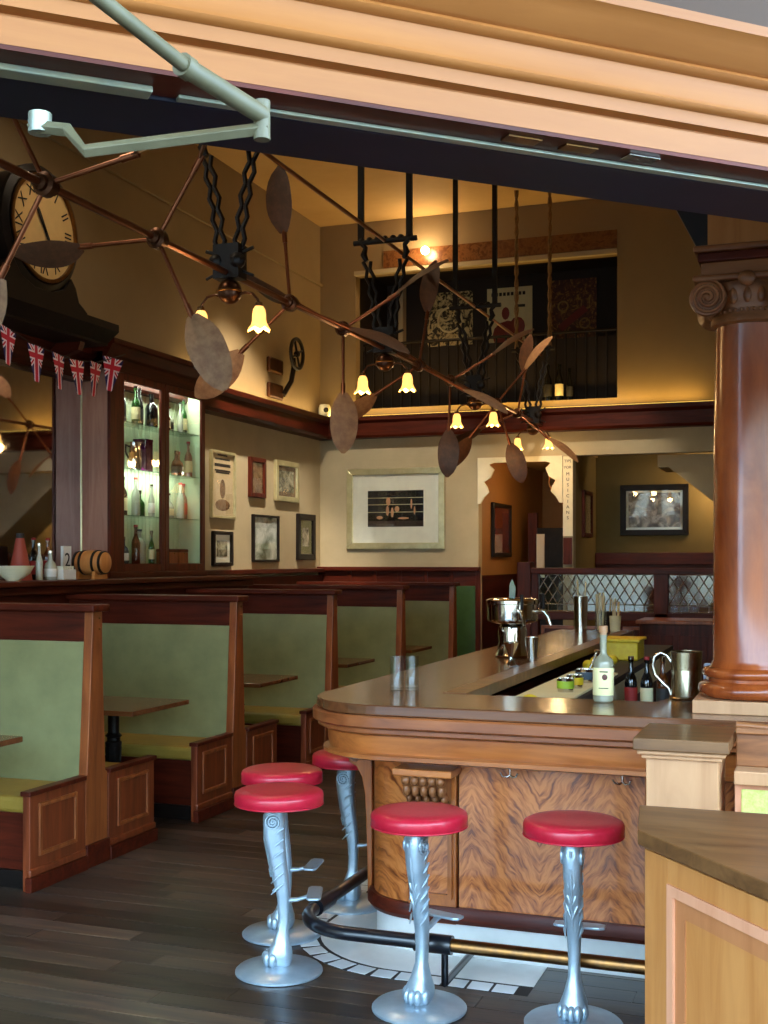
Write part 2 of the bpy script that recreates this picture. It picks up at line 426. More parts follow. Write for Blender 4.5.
# recess to the right with the stair
rc = room('wall_recess', 'olive recess wall under the stair')
oliv = plain('olive_recess_paint', rgb(132, 112, 66), .8, c2=rgb(142, 122, 74), scale=3)
m = MB(); m.box(-2.74, .4, 14.9, 15.0, 0, 3.2).box(-2.72, -2.625, YB+.15, 14.9, 0, 3.2).box(.3, .4, YB+.15, 14.9, 0, 3.2).box(-2.74, .4, YB+.15, 15.0, 3.0, 3.2)
m.build('plaster', oliv, rc)
B(-2.62, .3, 14.86, 14.9, 0, 1.62).build('wainscot', mah, rc)
B(-2.62, .3, 14.82, 14.9, 1.62, 1.77).build('rail', mah, rc, bevel=.01)
m = MB(); m.prism([(-1.72, 2.855), (-1.72, 2.72), (-1.60, 2.72), (-.9, 2.15), (-.2, 1.58), (-.2, 2.86)], 13.7, 14.5, lambda u, v, t: (u, t, v))
m.build('stair_soffit', cream, rc)
# corridor
co = room('wall_corridor', 'amber corridor beyond the fretwork doorway')
m = MB(); m.box(-3.86, -3.76, YB+.15, 18, 0, 3.0)
m.box(-3.86, -2.4, 17.0, 17.1, 0, 3.0)
m.build('amber_wall', orange_p, co)
B(-2.74, -2.735, YB+.15, 17, 0, 3.0).build('inner_wall', orange_p, co)
B(-3.9, -2.6, YB+.15, 17.1, 2.95, 3.05).build('corridor_ceiling', tan, co)
B(-3.76, -3.74, YB+.15, 17, 0, 1.5).build('wainscot', mah_y, co)
dr = room('door_1', 'dark doorway at the end of the corridor')
B(-3.50, -2.80, 15.5, 15.56, 0, 2.10).build('door_leaf', black_w, dr)
B(-3.62, -3.50, 15.48, 15.58, 0, 2.3).build('door_jamb', mah_z, dr)
B(-3.50, -3.40, 15.46, 15.5, 1.45, 2.02).build('pale_notice', mat_w, dr)
# white fretwork brackets in the doorway
fr = thing('fretwork_bracket', 'white scalloped fretwork arch filling the top of corridor doorway', 'fretwork', (-3.235, YB-.02, 2.3))
def scallop(sgn):
    pts = [(.495, .56), (.0, .56), (.0, .50), (.30, .50), (.36, .48), (.30, .42), (.34, .33), (.42, .28), (.38, .22), (.36, .16), (.42, .10), (.46, .03), (.495, .03)]
    return [(sgn*a, b) for a, b in pts]
for sg in (-1, 1):
    MB().prism(scallop(sg), -.02, .02, lambda u, v, t: (u, t, v)).build('scalloped_board', white_p, fr)
# pier sign
sg = thing('pillar_sign', 'narrow white vertical sign with black letters on the pier', 'sign', (-2.682, YB-.012, 1.95))
B(-.055, .055, -.006, .006, 0, .9).build('board', white_p, sg)
MR = Matrix.Rotation(PI/2, 4, 'X')
for t_, z_, s_ in (('TIPS', .845, .045), ('FOR', .775, .042)):
    text_mesh('lettering', t_, s_, ink, sg, Matrix.Translation((0, -.008, z_)) @ MR)
for k, ch in enumerate('MUSICIANS'):
    text_mesh('lettering', ch, .05, ink, sg, Matrix.Translation((0, -.008, .70-k*.062)) @ MR)
B(-.05, .05, -.02, .004, -.32, -.02).build('pier_plaque', mah_z, sg)

# ------------------------------------------------------------------ facade: raised window, lintel, transom (local frame: x along, y inward)
fa = room('wall_facade', 'street facade with pale moulded wooden lintel over the opening')
fa.location = FO; fa.rotation_euler = (0, 0, FAC)
prof = [(.30, 2.52), (.02, 2.52), (.02, 2.566), (.034, 2.570), (.034, 2.576), (.012, 2.580), (.012, 2.606), (.0, 2.610), (-.004, 2.618), (.0, 2.626), (.0, 2.672),
        (-.012, 2.676), (-.018, 2.684), (-.012, 2.692), (-.022, 2.696), (-.05, 2.73), (-.075, 2.745), (-.075, 2.765), (.0, 2.775), (.30, 2.775)]
MB().prism(prof, -5.0, 4.0, lambda u, v, t: (t, u, v)).build('lintel', pine, fa, smooth=50)
B(-5.0, 4.0, .021, .12, 2.512, 2.52).build('soffit_board', mah, fa)
B(-5.0, 4.0, .12, .32, 2.505, 2.56).build('window_head', navy, fa, bevel=.004)
B(-5.0, .45, .075, .115, 2.500, 2.512).build('track', tin_strip, fa, bevel=.003)
B(.50, 4.0, .095, .118, 2.505, 2.512).build('track', tin_strip, fa, bevel=.002)
for x, mt_ in ((1.14, brass), (1.27, brass), (1.42, steel)):
    p_ = B(x, x+.075, .040, .075, 2.508, 2.512).build('catch_plate', mt_, fa, bevel=.001)
m = MB()
m.box(-6.2, -5.0, .0, .3, 0, ZC); m.box(4.0, 7.2, 0, .3, 0, ZC); m.box(-5.0, -1.24, .05, .3, 4.3, ZC).box(-1.24, 4.0, .05, .3, 3.15, ZC)
m.build('masonry', plain('painted_masonry', rgb(150, 120, 84), .8), fa)
for x in (-5.0, -3.2, -1.27, .66, 2.54, 3.94):
    B(x, x+.06, .05, .2, 2.775, 4.3 if x < -1.2 else 3.15).build('transom_bar', pine, fa)
for x, wd_ in ((-4.94, 1.74), (-3.14, 1.87)):
    B(x, x+wd_, .12, .126, 2.775, 4.3).build('transom_pane', glass, fa)  # tall panes added out of view to bring sky light onto the left wall
for x, wd_ in ((-1.21, 1.87), (.72, 1.82), (2.60, 1.34)):
    B(x, x+wd_, .12, .126, 2.775, 3.15).build('transom_panel', plain('brown_transom_paint', rgb(62, 36, 12), .7) if 'brown_transom_paint' not in MATS else MATS['brown_transom_paint'], fa)
# window arm and stay rod
ar = thing('window_stay', 'pale green steel stay rod and bracket arm holding the raised window', 'window arm', (0, 0, 2.4))
def cp(px, py, d):
    xr = (px-384)/1200*d
    return Vector((xr*cos(YAW)-d*sin(YAW), xr*sin(YAW)+d*cos(YAW), EYE+(560-py)/1200*d))-Vector((0, 0, 2.4))
pv = cp(262, 122, 2.02)
a0 = cp(190, 70, 1.86)
MB().tube([pv+Vector((0, 0, .012)), a0], .016, 14).build('rod_sleeve', mint, ar, smooth=40)
MB().tube([a0, cp(70, -25, 1.58)], .0115, 14).build('rod', mint, ar, smooth=40)
MB().tube([a0, a0+(a0-pv).normalized()*.02], .0185, 14).build('collar', mint, ar, smooth=40)
e0, e1, e2 = cp(250, 133, 2.02), cp(85, 151, 1.98), cp(52, 124, 2.05)
def flat(a, b, wd, th):
    return MB().tube([a, b], [(th, wd), (th, wd)], 4)
MB().tube([cp(268, 128, 2.02), e1, cp(68, 130, 2.04), cp(30, 126, 2.06)], [(.012, .012)]*4, 4).build('bracket_arm', mint, ar, bevel=.002)
MB().tube([pv+Vector((0, 0, -.03)), pv+Vector((0, 0, .035))], .014, 12).build('pivot_pin', mint, ar, smooth=40)
MB().tube([cp(40, 131, 2.06)+Vector((0, 0, -.004)), cp(40, 131, 2.06)+Vector((0, 0, .03))], .02, 12).build('bolt', tin_strip, ar, smooth=40)
# ================================================================== BAR
def arc_path(xl, yf, R, xr, ye, n=14):
    """from right end along the front, round the corner, to the far end of the wing; outward normals"""
    P = [((xr, yf), (0, -1))]
    cx, cy = xl+R, yf+R
    for k in range(n+1):
        a = -PI/2-(PI/2)*k/n
        P.append(((cx+R*cos(a), cy+R*sin(a)), (cos(a), sin(a))))
    P.append(((xl, ye), (-1, 0)))
    return P
BX, BY, BE, BR, ZT = -2.13, 4.65, 10.3, .40, 1.08
path = arc_path(BX, BY, BR, 1.5, BE)
bt = thing('bar_worktop', 'long worn mahogany bar top with rounded corner and drip rail', 'bar top', (-1.8, 5, 1.0))
off = Vector((1.8, -5, -1.0))
def L3(v, t): return (v[0]+t[0], v[1]+t[1], v[2]+t[2])
outer = [p for p, _ in path]
poly = outer+[(-1.55, BE), (-1.55, 5.17), (-.66, 5.17), (-.58, 5.5), (1.5, 5.5)]
MB().prism(poly, 1.035, ZT).xf(Matrix.Translation(off)).build('slab', top_w, bt, bevel=.006)
nos = [(-.10, 1.035), (.012, 1.035), (.018, 1.028), (.018, .99), (.010, .982), (-.005, .978), (-.005, .962), (-.03, .95), (-.10, .95)]
MB().sweep(nos, path).xf(Matrix.Translation(off)).build('nosing', nose_w, bt, smooth=35)
B(-1.60, -1.49, 5.17, BE, 1.03, ZT+.004).xf(Matrix.Translation(off)).build('drip_rail', slab_w, bt, bevel=.003)

bf = thing('bar_counter', 'mahogany bar front with flame veneer panels and carved corbels', 'bar', (-1.8, 5, 0))
off = Vector((1.8, -5, 0)); TM = Matrix.Translation(off)
apr = [(-.25, .95), (-.045, .95), (-.05, .90), (-.055, .872), (-.03, .864), (-.03, .848), (-.06, .838), (-.25, .838)]
MB().sweep(apr, path).xf(TM).build('apron', honey, bf, smooth=35)
# body
bx, by = -1.90, 4.87
bpath = arc_path(bx, by, .27, 1.5, BE)
B(-1.86, -1.64, 5.2, BE, .10, .95).xf(TM).build('wing_body', mah_y, bf)
B(-1.4, 1.5, 4.90, 5.12, .10, .95).xf(TM).build('front_body', mah, bf)
# curved corner panel and wing panels
corner = bpath[1:-1]
MB().sweep([(0, .2), (.0, .84), (-.03, .84), (-.03, .2)], corner).xf(TM).build('flame_panel', flame, bf, smooth=30)
for y0, y1 in ((5.22, 6.2), (6.28, 7.2), (7.28, 8.2), (8.28, 9.2), (9.28, 10.25)):
    B(bx, bx+.03, y0, y1, .2, .84).xf(TM).build('flame_panel', flame, bf)
    B(bx-.02, bx+.02, y1, y1+.07, .14, .84).xf(TM).build('stile', honey_z, bf, bevel=.005)
for x0, x1 in ((-1.435, -.66), (-.60, .2), (.26, 1.0)):
    B(x0, x1, by, by+.03, .21, .84).xf(TM).build('flame_panel', flame, bf)
    B(x1, x1+.06, by-.02, by+.02, .14, .84).xf(TM).build('stile', honey_z, bf, bevel=.005)
# bracket pilaster under the corbel
B(-1.66, -1.445, by-.012, by+.03, .14, .84).xf(TM).build('pilaster', honey_z, bf, bevel=.004)
B(-1.63, -1.475, by-.016, by-.010, .27, .60).xf(TM).build('pilaster_panel', flame, bf)
mould_frame(MB(), -1.645, -1.46, .25, .62, .018, by-.028, by-.012, lambda u, v, t: (u, t, v)).xf(TM).build('pilaster_moulding', honey_z, bf)
# carved corbel: rolls side by side over a swept underside
def corbel(cx):
    p = [(by-.01, .78), (by-.12, .78), (by-.125, .755), (by-.115, .735), (by-.085, .71), (by-.055, .685), (by-.03, .66), (by-.01, .652)]
    cb = MB().prism(p, cx-.09, cx+.09, lambda u, v, t: (t, u, v)).xf(TM).build('corbel', carve_w, bf, bevel=.004)
    r = MB()
    for k in range(5):
        x = cx-.076+k*.038
        for (yy, zz, ry, rz, rx) in ((by-.118, .760, .030, .024, .021), (by-.104, .718, .032, .030, .018), (by-.066, .678, .028, .024, .015)):
            r.ball((x, yy, zz), (rx, ry, rz), 10, 6)
    r.xf(TM).build('acanthus_carving', carve_w, cb, smooth=60)
    B(cx-.13, cx+.13, by-.15, by, .78, .81).xf(TM).build('corbel_cap', honey, cb, bevel=.006)
    B(cx-.085, cx+.085, by-.035, by, .632, .655).xf(TM).build('corbel_foot', carve_w, cb, bevel=.006)
corbel(-1.555)
# scroll bracket at the turn of the wing
m = MB()
sx, sy = bx, by+.22
sp = [(.0, .84), (.12, .84), (.125, .80), (.11, .765), (.075, .745), (.05, .70), (.035, .62), (.025, .4), (.02, .14), (.0, .14)]
m.prism([(-a, b) for a, b in sp], sy-.03, sy+.03, lambda u, v, t: (sx+u, t, v))
scb = m.xf(TM).build('scroll_bracket', honey_z, bf, bevel=.005)
for s_ in (-1, 1):
    m = MB().tube([(sx-.08+.032*(1-k/26)*cos(k*.55), sy+s_*.031, .795+.032*(1-k/26)*sin(k*.55)) for k in range(24)], .006, 6)
    m.xf(TM).build('scroll_carving', carve_w, scb, smooth=60)
# base mouldings, marble skirting
MB().sweep([(-.02, .215), (.02, .215), (.03, .195), (.03, .165), (.015, .145), (-.02, .145)], bpath).xf(TM).build('base_moulding', mah, bf, smooth=35)
MB().sweep([(-.03, .145), (-.012, .145), (-.012, .0), (-.03, .0)], bpath).xf(TM).build('marble_skirting', marble, bf, smooth=35)
# hooks
def hook(cx):
    h = MB()
    h.bar((cx, by-.10, .838), (cx, by-.10, .80), .005, 8)
    for s_ in (-1, 1):
        h.tube([(cx, by-.10, .803), (cx+s_*.012, by-.105, .796), (cx+s_*.028, by-.112, .800), (cx+s_*.036, by-.115, .815)], .0045, 8)
    h.lathe([(.012, .834), (.012, .838)], 12, (cx, by-.10, 0))
    h.xf(TM).build('coat_hook', steel, bf, smooth=50)
hook(-1.19); hook(-.735)

# tiled gutter round the foot of the bar
gu = thing('tile_gutter', 'white tiled gutter curving round the foot of the bar', 'tiles', (-1.8, 4.9, 0))
TG = Matrix.Translation((1.8, -4.9, 0))
gpath = arc_path(bx, by, .27, -1.06, 7.6)
MB().sweep([(-.01, .003), (.24, .003), (.24, .0), (-.01, .0)], gpath).xf(TG).build('marble_floor', marble, gu)
MB().sweep([(.24, .0022), (.345, .0022), (.345, .0), (.24, .0)], gpath).xf(TG).build('grout_bed', ink, gu)
# border tiles one by one
pts = []
for (p0, n0), (p1, n1) in zip(gpath[:-1], gpath[1:]):
    q0 = Vector((p0[0]+n0[0]*.30, p0[1]+n0[1]*.30)); q1 = Vector((p1[0]+n1[0]*.30, p1[1]+n1[1]*.30))
    k = max(1, int((q1-q0).length/.01))
    for i in range(k): pts.append((q0.lerp(q1, i/k), Vector(n0).lerp(Vector(n1), i/k)))
tl = None; acc = 0; last = pts[0][0]
for q, n in pts:
    acc += (q-last).length; last = q
    if acc >= .098:
        acc = 0
        if tl is None:
            tl = B(-.044, .044, -.042, .042, 0, .0036).build('border_tile', tile_m, gu, bevel=.001); o = tl
        else:
            o = tl.copy(); C.objects.link(o); o.parent = gu
        o.location = (q.x+1.8, q.y-4.9, 0); o.rotation_euler = (0, 0, math.atan2(n.x, -n.y))

# foot rail
frl = thing('foot_rail', 'dark and brass tubular foot rail bending round the bar', 'rail', (-1.5, 4.45, 0))
TR = Matrix.Translation((1.5, -4.45, 0))
RZ = .20
rp = arc_path(-2.02, 4.42, .26, 1.2, 7.4, 12)
fx = [(p[0], p[1], RZ) for p, _ in rp]
MB().tube([fx[0], (-1.40, 4.42, RZ)], .026, 14).xf(TR).build('brass_tube', brass, frl, smooth=60)
MB().tube([(-1.42, 4.42, RZ)]+fx[1:-1], .028, 14).xf(TR).build('bent_tube', rubber, frl, smooth=60)
MB().tube([(-2.02, 4.72, RZ), fx[-1]], .028, 14).xf(TR).build('wing_tube', rubber, frl, smooth=60)
MB().tube([(-1.48, 4.42, RZ), (-1.33, 4.42, RZ)], .037, 14).xf(TR).build('coupling', rubber, frl, smooth=60)
MB().tube([(-2.02, 4.70, RZ), (-2.02, 4.85, RZ)], .037, 14).xf(TR).build('coupling', rubber, frl, smooth=60)
for (a, b) in (((-1.36, 4.42), (-1.36, 4.86)), ((-.5, 4.42), (-.5, 4.86)), ((-2.02, 5.4), (-1.93, 5.4)), ((-2.02, 7.2), (-1.93, 7.2))):
    MB().tube([(a[0], a[1], RZ-.02), (a[0], a[1], .05), (b[0], b[1], .05)] , .014, 8).xf(TR).build('rail_bracket', rubber, frl, smooth=60)

# ------------------------------------------------------------------ stools
def make_stool(label, loc, rz):
    t = thing('bar_stool', label, 'stool', loc, rz, 'red cast metal bar stools')
    MB().lathe([(.178, 0), (.178, .008), (.170, .016), (.09, .026), (.05, .032), (.001, .032)], 40).build('base_disc', chrome, t, smooth=40)
    # leg: sections along a gentle S in local x-z, (width across y, depth along x)
    sec = [(.000, .028, .040, .046), (.000, .055, .050, .056), (.004, .085, .047, .050), (.010, .12, .034, .035), (.016, .17, .025, .027), (.020, .23, .025, .027),
           (.018, .30, .028, .031), (.008, .38, .031, .036), (-.006, .46, .034, .042), (-.018, .54, .037, .048), (-.022, .60, .039, .052), (-.016, .645, .040, .052), (-.006, .675, .040, .046)]
    m = MB(); n = 14; vs = []
    for x, z, wy, wx in sec:
        for k in range(n):
            a = 2*PI*k/n; c_, s_ = cos(a), sin(a)
            q = .62
            g_ = .86 if z > .14 else 1.; vs.append((x+g_*wx*math.copysign(abs(c_)**q, c_), g_*wy*math.copysign(abs(s_)**q, s_), z))
    fs = [(i*n+k, i*n+(k+1)%n, (i+1)*n+(k+1)%n, (i+1)*n+k) for i in range(len(sec)-1) for k in range(n)]
    fs += [tuple(range(n))[::-1], tuple((len(sec)-1)*n+k for k in range(n))]
    leg = m.add(vs, fs).build('leg', chrome, t, smooth=50)
    # lion paw toes
    m = MB()
    for a in (-150, -115, 180, 150, 115):
        m.ball((.052*cos(rad(a)), .046*sin(rad(a)), .056), (.020, .017, .030), 10, 6)
    m.build('paw', chrome, leg, smooth=60)
    # relief: scroll on the sides, leaf ribs down the outer face
    m = MB()
    for s_ in (-1, 1):
        m.tube([(-.022+.034*(1-k/30)*cos(.6*k+1), s_*.0345, .615+.034*(1-k/30)*sin(.6*k+1)) for k in range(26)], .0055, 6)
        for k in range(6):
            z = .56-k*.045
            m.tube([(.022, s_*.029, z+.03), (-.004, s_*.0315, z+.01), (-.03, s_*.024, z-.015)], [.003, .006, .002], 6)
    for k in range(5):
        z = .62-k*.05
        for s_ in (-1, 1):
            m.tube([(-.058+.006*k, 0, z-.035), (-.060+.006*k, s_*.012, z), (-.050+.005*k, s_*.021, z+.02)], [.003, .006, .003], 6)
    m.tube([(-.058, 0, .64), (-.057, 0, .54), (-.039, 0, .44), (-.014, 0, .34)], [.008, .007, .006, .003], 8)
    m.build('leaf_relief', chrome, leg, smooth=60)
    m = MB()
    m.tube([(.03, 0, .29), (.075, 0, .292), (.115, 0, .305), (.14, 0, .312)], [(.013, .016), (.009, .013), (.007, .014), (.006, .02)], 10)
    m.build('foot_peg', chrome, leg, smooth=60)
    pl = MB(); pl.prism([(.115, -.075), (.125, -.095), (.165, -.095), (.175, -.075), (.175, .075), (.165, .095), (.125, .095), (.115, .075)], .312, .322)
    pl.build('foot_plate', chrome, leg, bevel=.003)
    MB().lathe([(.10, .668), (.13, .676), (.13, .682), (.001, .682)], 32).build('seat_plate', chrome, t, smooth=40)
    prof = [(.150, .680), (.172, .683), (.181, .690), (.182, .722), (.178, .733), (.163, .741), (.12, .745), (.06, .746), (.0005, .747)]
    MB().lathe(prof, 48).build('seat_cushion', red, t, smooth=60)
    MB().tube([(.180*cos(2*PI*k/48), .180*sin(2*PI*k/48), .687) for k in range(48)], .0035, 6, True).build('seat_welt', red, t, smooth=60)
    return t
st = [((-2.075, 4.45), 20, 'red-topped metal bar stool standing just before the rail bend, nearest of the left pair'),
      ((-2.27, 4.90), 10, 'red-topped metal bar stool half hidden behind the left front stool'),
      ((-2.155, 5.43), 5, 'red-topped metal bar stool tucked under the bar wing, farthest back'),
      ((-1.41, 4.26), 75, 'red-topped metal bar stool before the carved corbel of the bar'),
      ((-.838, 4.30), 92, 'red-topped metal bar stool by the oak cabinet, rightmost of the stools')]
s0 = None
for (p, rz, lb) in st:
    if s0 is None: s0 = make_stool(lb, (p[0], p[1], 0.0037), rad(rz))
    else:
        o = copy_tree(s0); o['label'] = lb; o.location = (p[0], p[1], .0037); o.rotation_euler = (0, 0, rad(rz))

# ------------------------------------------------------------------ booth benches
FX = -3.75
LB = 1.86
def make_bench(label, Y):
    t = thing('booth_bench', label, 'booth', (FX, Y, 0), 0, 'green leather booth benches')
    B(-LB, .03, -.085, .085, 1.395, 1.435).build('cap_rail', mah, t, bevel=.008)
    B(-LB, -.055, -.040, .040, 1.23, 1.395).build('top_rail', mah, t, bevel=.003)
    pol = [(-.042, 1.395), (.048, 1.395), (.050, 1.2), (.080, .51), (.10, .50), (.10, 0), (-.11, 0), (-.11, .50), (-.098, .51), (-.052, 1.2)]
    MB().prism(pol, -.055, .0, lambda u, v, tt: (tt, u, v)).build('end_post', post_w, t, bevel=.004)
    B(-.03, .012, -.112, .112, .0, .13).build('post_foot', mah, t, bevel=.006)
    for s_ in (-1, 1):
        q = lambda y: s_*y
        MB().prism([(q(.005), 1.23), (q(.046), 1.23), (q(.095), .44), (q(.005), .44)], -LB, -.057, lambda u, v, tt: (tt, u, v)).build('upholstered_back', green_up, t)
        MB().box(-LB, -.05, *sorted((q(.096), q(.55))), .38, .468).build('seat_cushion', olive, t, bevel=.025)
        MB().box(-LB, -.06, *sorted((q(.096), q(.53))), .09, .38).build('seat_box', mah, t)
        MB().box(-LB, -.06, *sorted((q(.096), q(.55))), 0, .09).build('seat_plinth', black_w, t)
        ep = MB().box(-.045, 0, *sorted((q(.111), q(.60))), 0, .485).build('end_panel', end_w, t, bevel=.004)
        MB().box(-.05, .012, *sorted((q(.113), q(.615))), .485, .51).build('end_cap', mah, ep, bevel=.005)
        MB().box(-.02, .018, *sorted((q(.113), q(.615))), .0, .075).build('base_trim', mah, ep, bevel=.004)
        MB().box(-.02, .010, *sorted((q(.113), q(.608))), .075, .115).build('base_moulding', end_w, ep, bevel=.01)
        y0, y1 = sorted((q(.20), q(.53)))
        mould_frame(MB(), y0, y1, .17, .44, .022, -.002, .010, lambda u, v, tt: (tt, u, v)).build('panel_moulding', post_w, ep, bevel=.003)
    for z in (1.36, 1.30):
        MB().lathe([(.008, 0), (.008, .004), (.004, .007), (.0005, .007)], 10, (0, 0, 0), lambda x, y, zz: (zz, x, y)).build('screw', brass, t, loc=(0, .02, z))
    return t
bl = ['green leather booth bench nearest the camera, at the left edge', 'green leather booth bench behind the nearest one, facing the first whole table',
      'green leather booth bench in the middle, with its table beside the bar corner', 'shadowed green booth bench beyond the middle one', 'farthest green booth bench in the dark by the back wall']
PY = [5.68, 7.405, 9.13, 10.855, 12.58]
b0 = make_bench(bl[0], PY[0])
for k in range(1, 5):
    o = copy_tree(b0); o['label'] = bl[k]; o.location = (FX, PY[k], 0)
# tables
def make_table(label, Y):
    t = thing('booth_table', label, 'table', (-4.55, Y, 0), 0, 'pedestal tables between the booths')
    B(-.68, .70, -.34, .34, .745, .775).build('tabletop', top_w, t, bevel=.004)
    for x in (.35, -.4):
        pr = [(.06, .03), (.05, .06), (.034, .10), (.030, .2), (.032, .34), (.044, .42), (.048, .50), (.052, .53), (.04, .54), (.04, .56), (.054, .57), (.036, .59), (.036, .70), (.055, .72), (.055, .745)]
        lg = MB().lathe(pr, 20, (x, 0, 0)).build('leg', black_w, t, smooth=40)
        m = MB()
        for a in range(8): m.bar((x+.036*cos(a*PI/4), .036*sin(a*PI/4), .21), (x+.046*cos(a*PI/4), .046*sin(a*PI/4), .5), .006, 6)
        m.build('leg_flutes', black_w, lg, smooth=60)
        MB().box(x-.22, x+.22, -.03, .03, 0, .035).box(x-.03, x+.03, -.22, .22, 0, .035).build('cross_foot', iron, lg, bevel=.008)
    return t
tl_ = ['dark wooden booth table cut off by the left edge', 'dark wooden booth table between the two nearest benches', 'dark wooden booth table beside the bar corner, before the middle bench',
       'dim booth table beyond the middle bench', 'dim booth table nearest the back wall']
t0 = make_table(tl_[0], PY[0]-.8625)
for k in range(1, 5):
    o = copy_tree(t0); o['label'] = tl_[k]; o.location = (-4.55, PY[k]-.8625, 0)

# ------------------------------------------------------------------ column on the bar
CX, CY = -.268, 5.03
cl = thing('bar_column', 'polished mahogany column with carved scroll capital on the bar', 'column', (CX, CY, ZT))
B(-.205, .205, -.205, .205, 0, .052).build('plinth', pale_w, cl, bevel=.004)
MB().lathe([(.165, .052), (.190, .058), (.202, .078), (.198, .10), (.178, .115), (.168, .118), (.168, .130), (.182, .138), (.186, .152), (.178, .166), (.156, .172), (.152, .182)], 48).build('base_torus', col_w, cl, smooth=50)
MB().lathe([(.152, .182), (.144, .20), (.142, .5), (.141, .9), (.137, 1.3), (.131, 1.53), (.136, 1.55)], 48).build('shaft', col_w, cl, smooth=50)
cpz = 1.55
cap = MB().lathe([(.136, cpz-.02), (.15, cpz-.01), (.15, cpz+.01), (.145, cpz+.02), (.16, cpz+.06), (.175, cpz+.11), (.17, cpz+.14)], 48).build('capital', carve_w, cl, smooth=50)
m = MB()
for k in range(20):
    a = 2*PI*k/20; m.ball((.166*cos(a), .166*sin(a), cpz+.085), (.016, .016, .034), 8, 6)
m.build('egg_and_dart', carve_w, cap, smooth=60)
m = MB()
for k in range(40):
    a = 2*PI*k/40; m.ball((.151*cos(a), .151*sin(a), cpz+.03), .009, 6, 4)
m.build('beading', carve_w, cap, smooth=60)
for s_ in (-1, 1):
    v = MB().lathe([(.035, -.185), (.068, -.18), (.072, -.16), (.052, -.08), (.047, 0), (.052, .08), (.072, .16), (.068, .18), (.035, .185)], 24, (0, 0, 0), lambda x, y, z: (x, z, y)).build('volute', carve_w, cap, smooth=50)
    v.location = (s_*.148, 0, cpz+.078)
    m = MB()
    for fy in (-.186, .186):
        m.tube([(.068*(1-k/44)*cos(s_*(.42*k)+PI/2), fy, .068*(1-k/44)*sin(s_*(.42*k)+PI/2)) for k in range(42)], .008, 6)
        m.ball((0, fy, 0), (.014, .012, .014), 10, 6)
    m.build('spiral', carve_w, v, smooth=60)
MB().box(-.205, .205, -.20, .20, cpz+.14, cpz+.165).build('abacus', carve_w, cl, bevel=.01)
MB().ball((0, -.20, cpz+.14), (.034, .02, .03), 12, 8).build('rosette', carve_w, cl, smooth=60)
# beam above
cn = thing('bar_canopy', 'moulded wooden canopy beam carried on the bar column', 'beam', (CX, CY, ZT+cpz+.165))
B(-.175, 1.7, -.18, .18, 0, .05).build('architrave', carve_w, cn, bevel=.004)
B(-.185, 1.7, -.20, .20, .05, .085).build('fillet', mah, cn, bevel=.006)
B(-.20, 1.7, -.22, .22, .085, .11).build('cornice', carve_w, cn, bevel=.008)
B(-.15, 1.7, -.16, .16, .11, .55).build('frieze_board', oak, cn)
MB().prism([(-.18, .111), (-.15, .111), (-.15, .55), (-.40, .55)], .10, .16, lambda u, v, t: (u, t, v)).build('side_brace', iron, cn)
# ================================================================== RIGHT FOREGROUND
sc_ = thing('sill_cabinet', 'golden oak cabinet with dark worn slanting top in the right foreground', 'cabinet', (-.46, 3.26, 0))
TS = Matrix.Translation((.46, -3.26, 0))
top = [(-.505, 3.60), (-.462, 3.26), (.20, 2.43), (1.1, 2.9), (1.1, 3.60)]
MB().prism(top, .915, .955).xf(TS).build('slab_top', slab_w, sc_, bevel=.004)
bod = [(-.475, 3.57), (-.435, 3.275), (.20, 2.475), (1.08, 2.93), (1.08, 3.57)]
MB().prism(bod, 0, .915).xf(TS).build('body', oak, sc_)
# panel on the angled front: local u along the edge
p0, p1 = Vector((-.435, 3.275)), Vector((.20, 2.475)); dirv = (p1-p0).normalized(); nrm = Vector((dirv.y, -dirv.x))
if nrm.dot(Vector((0, -1))) < 0: nrm = -nrm
def onf(u, v, t):
    q = p0+dirv*u+nrm*t; return (q.x+.46, q.y-3.26, v)
def fbox(u0, u1, v0, v1, a, b): return MB().prism([(u0, v0), (u1, v0), (u1, v1), (u0, v1)], a, b, onf)
fbox(.0, .115, 0, .905, 0, .012).build('stile', oak, sc_, bevel=.002)
fbox(.115, 1.02, .84, .905, 0, .012).build('top_rail', oak, sc_, bevel=.002)
mould_frame(MB(), .115, .95, -.1, .84, .028, 0, .016, onf).build('outer_moulding', oak_pink, sc_)
mould_frame(MB(), .143, .922, -.07, .812, .045, 0, .008, onf).build('inner_moulding', wood('rosy_oak', rgb(168, 104, 62), rgb(190, 124, 78), 'z', .4, 5), sc_)
fbox(.188, .877, 0, .767, 0, .004).build('panel', oak, sc_)

pp_ = thing('newel_post', 'pale birch square newel post with dark cap before the bar', 'post', (-.425, 4.15, 0))
B(-.115, .115, -.15, .15, 0, 1.03).build('shaft', pale_w, pp_, bevel=.003)
B(-.128, .128, -.165, .165, 1.03, 1.045).build('moulding', pale_w, pp_, bevel=.004)
B(-.140, .140, -.18, .18, 1.045, 1.06).build('moulding', pale_w, pp_, bevel=.004)
B(-.152, .152, -.195, .195, 1.06, 1.10).build('cap', slab_w, pp_, bevel=.004)
hb = thing('banquette_back', 'yellow-green tapestry banquette back with carved scroll rail beside the post', 'bench back', (.335, 4.15, 0.05))
B(-.60, .8, -.05, .08, -.05, .90).build('frame', oak_pink, hb)
B(-.58, .8, -.06, -.05, .35, .88).build('tapestry_panel', yellow_cloth, hb, bevel=.01)
B(-.60, .8, -.10, .09, .90, .945).build('shelf_rail', pale_w, hb, bevel=.004)
B(-.60, .8, .00, .04, .945, 1.055).build('dark_board', carve_w, hb, bevel=.004)
B(-.60, .8, -.02, .05, 1.055, 1.075).build('board_cap', carve_w, hb, bevel=.004)
m = MB()
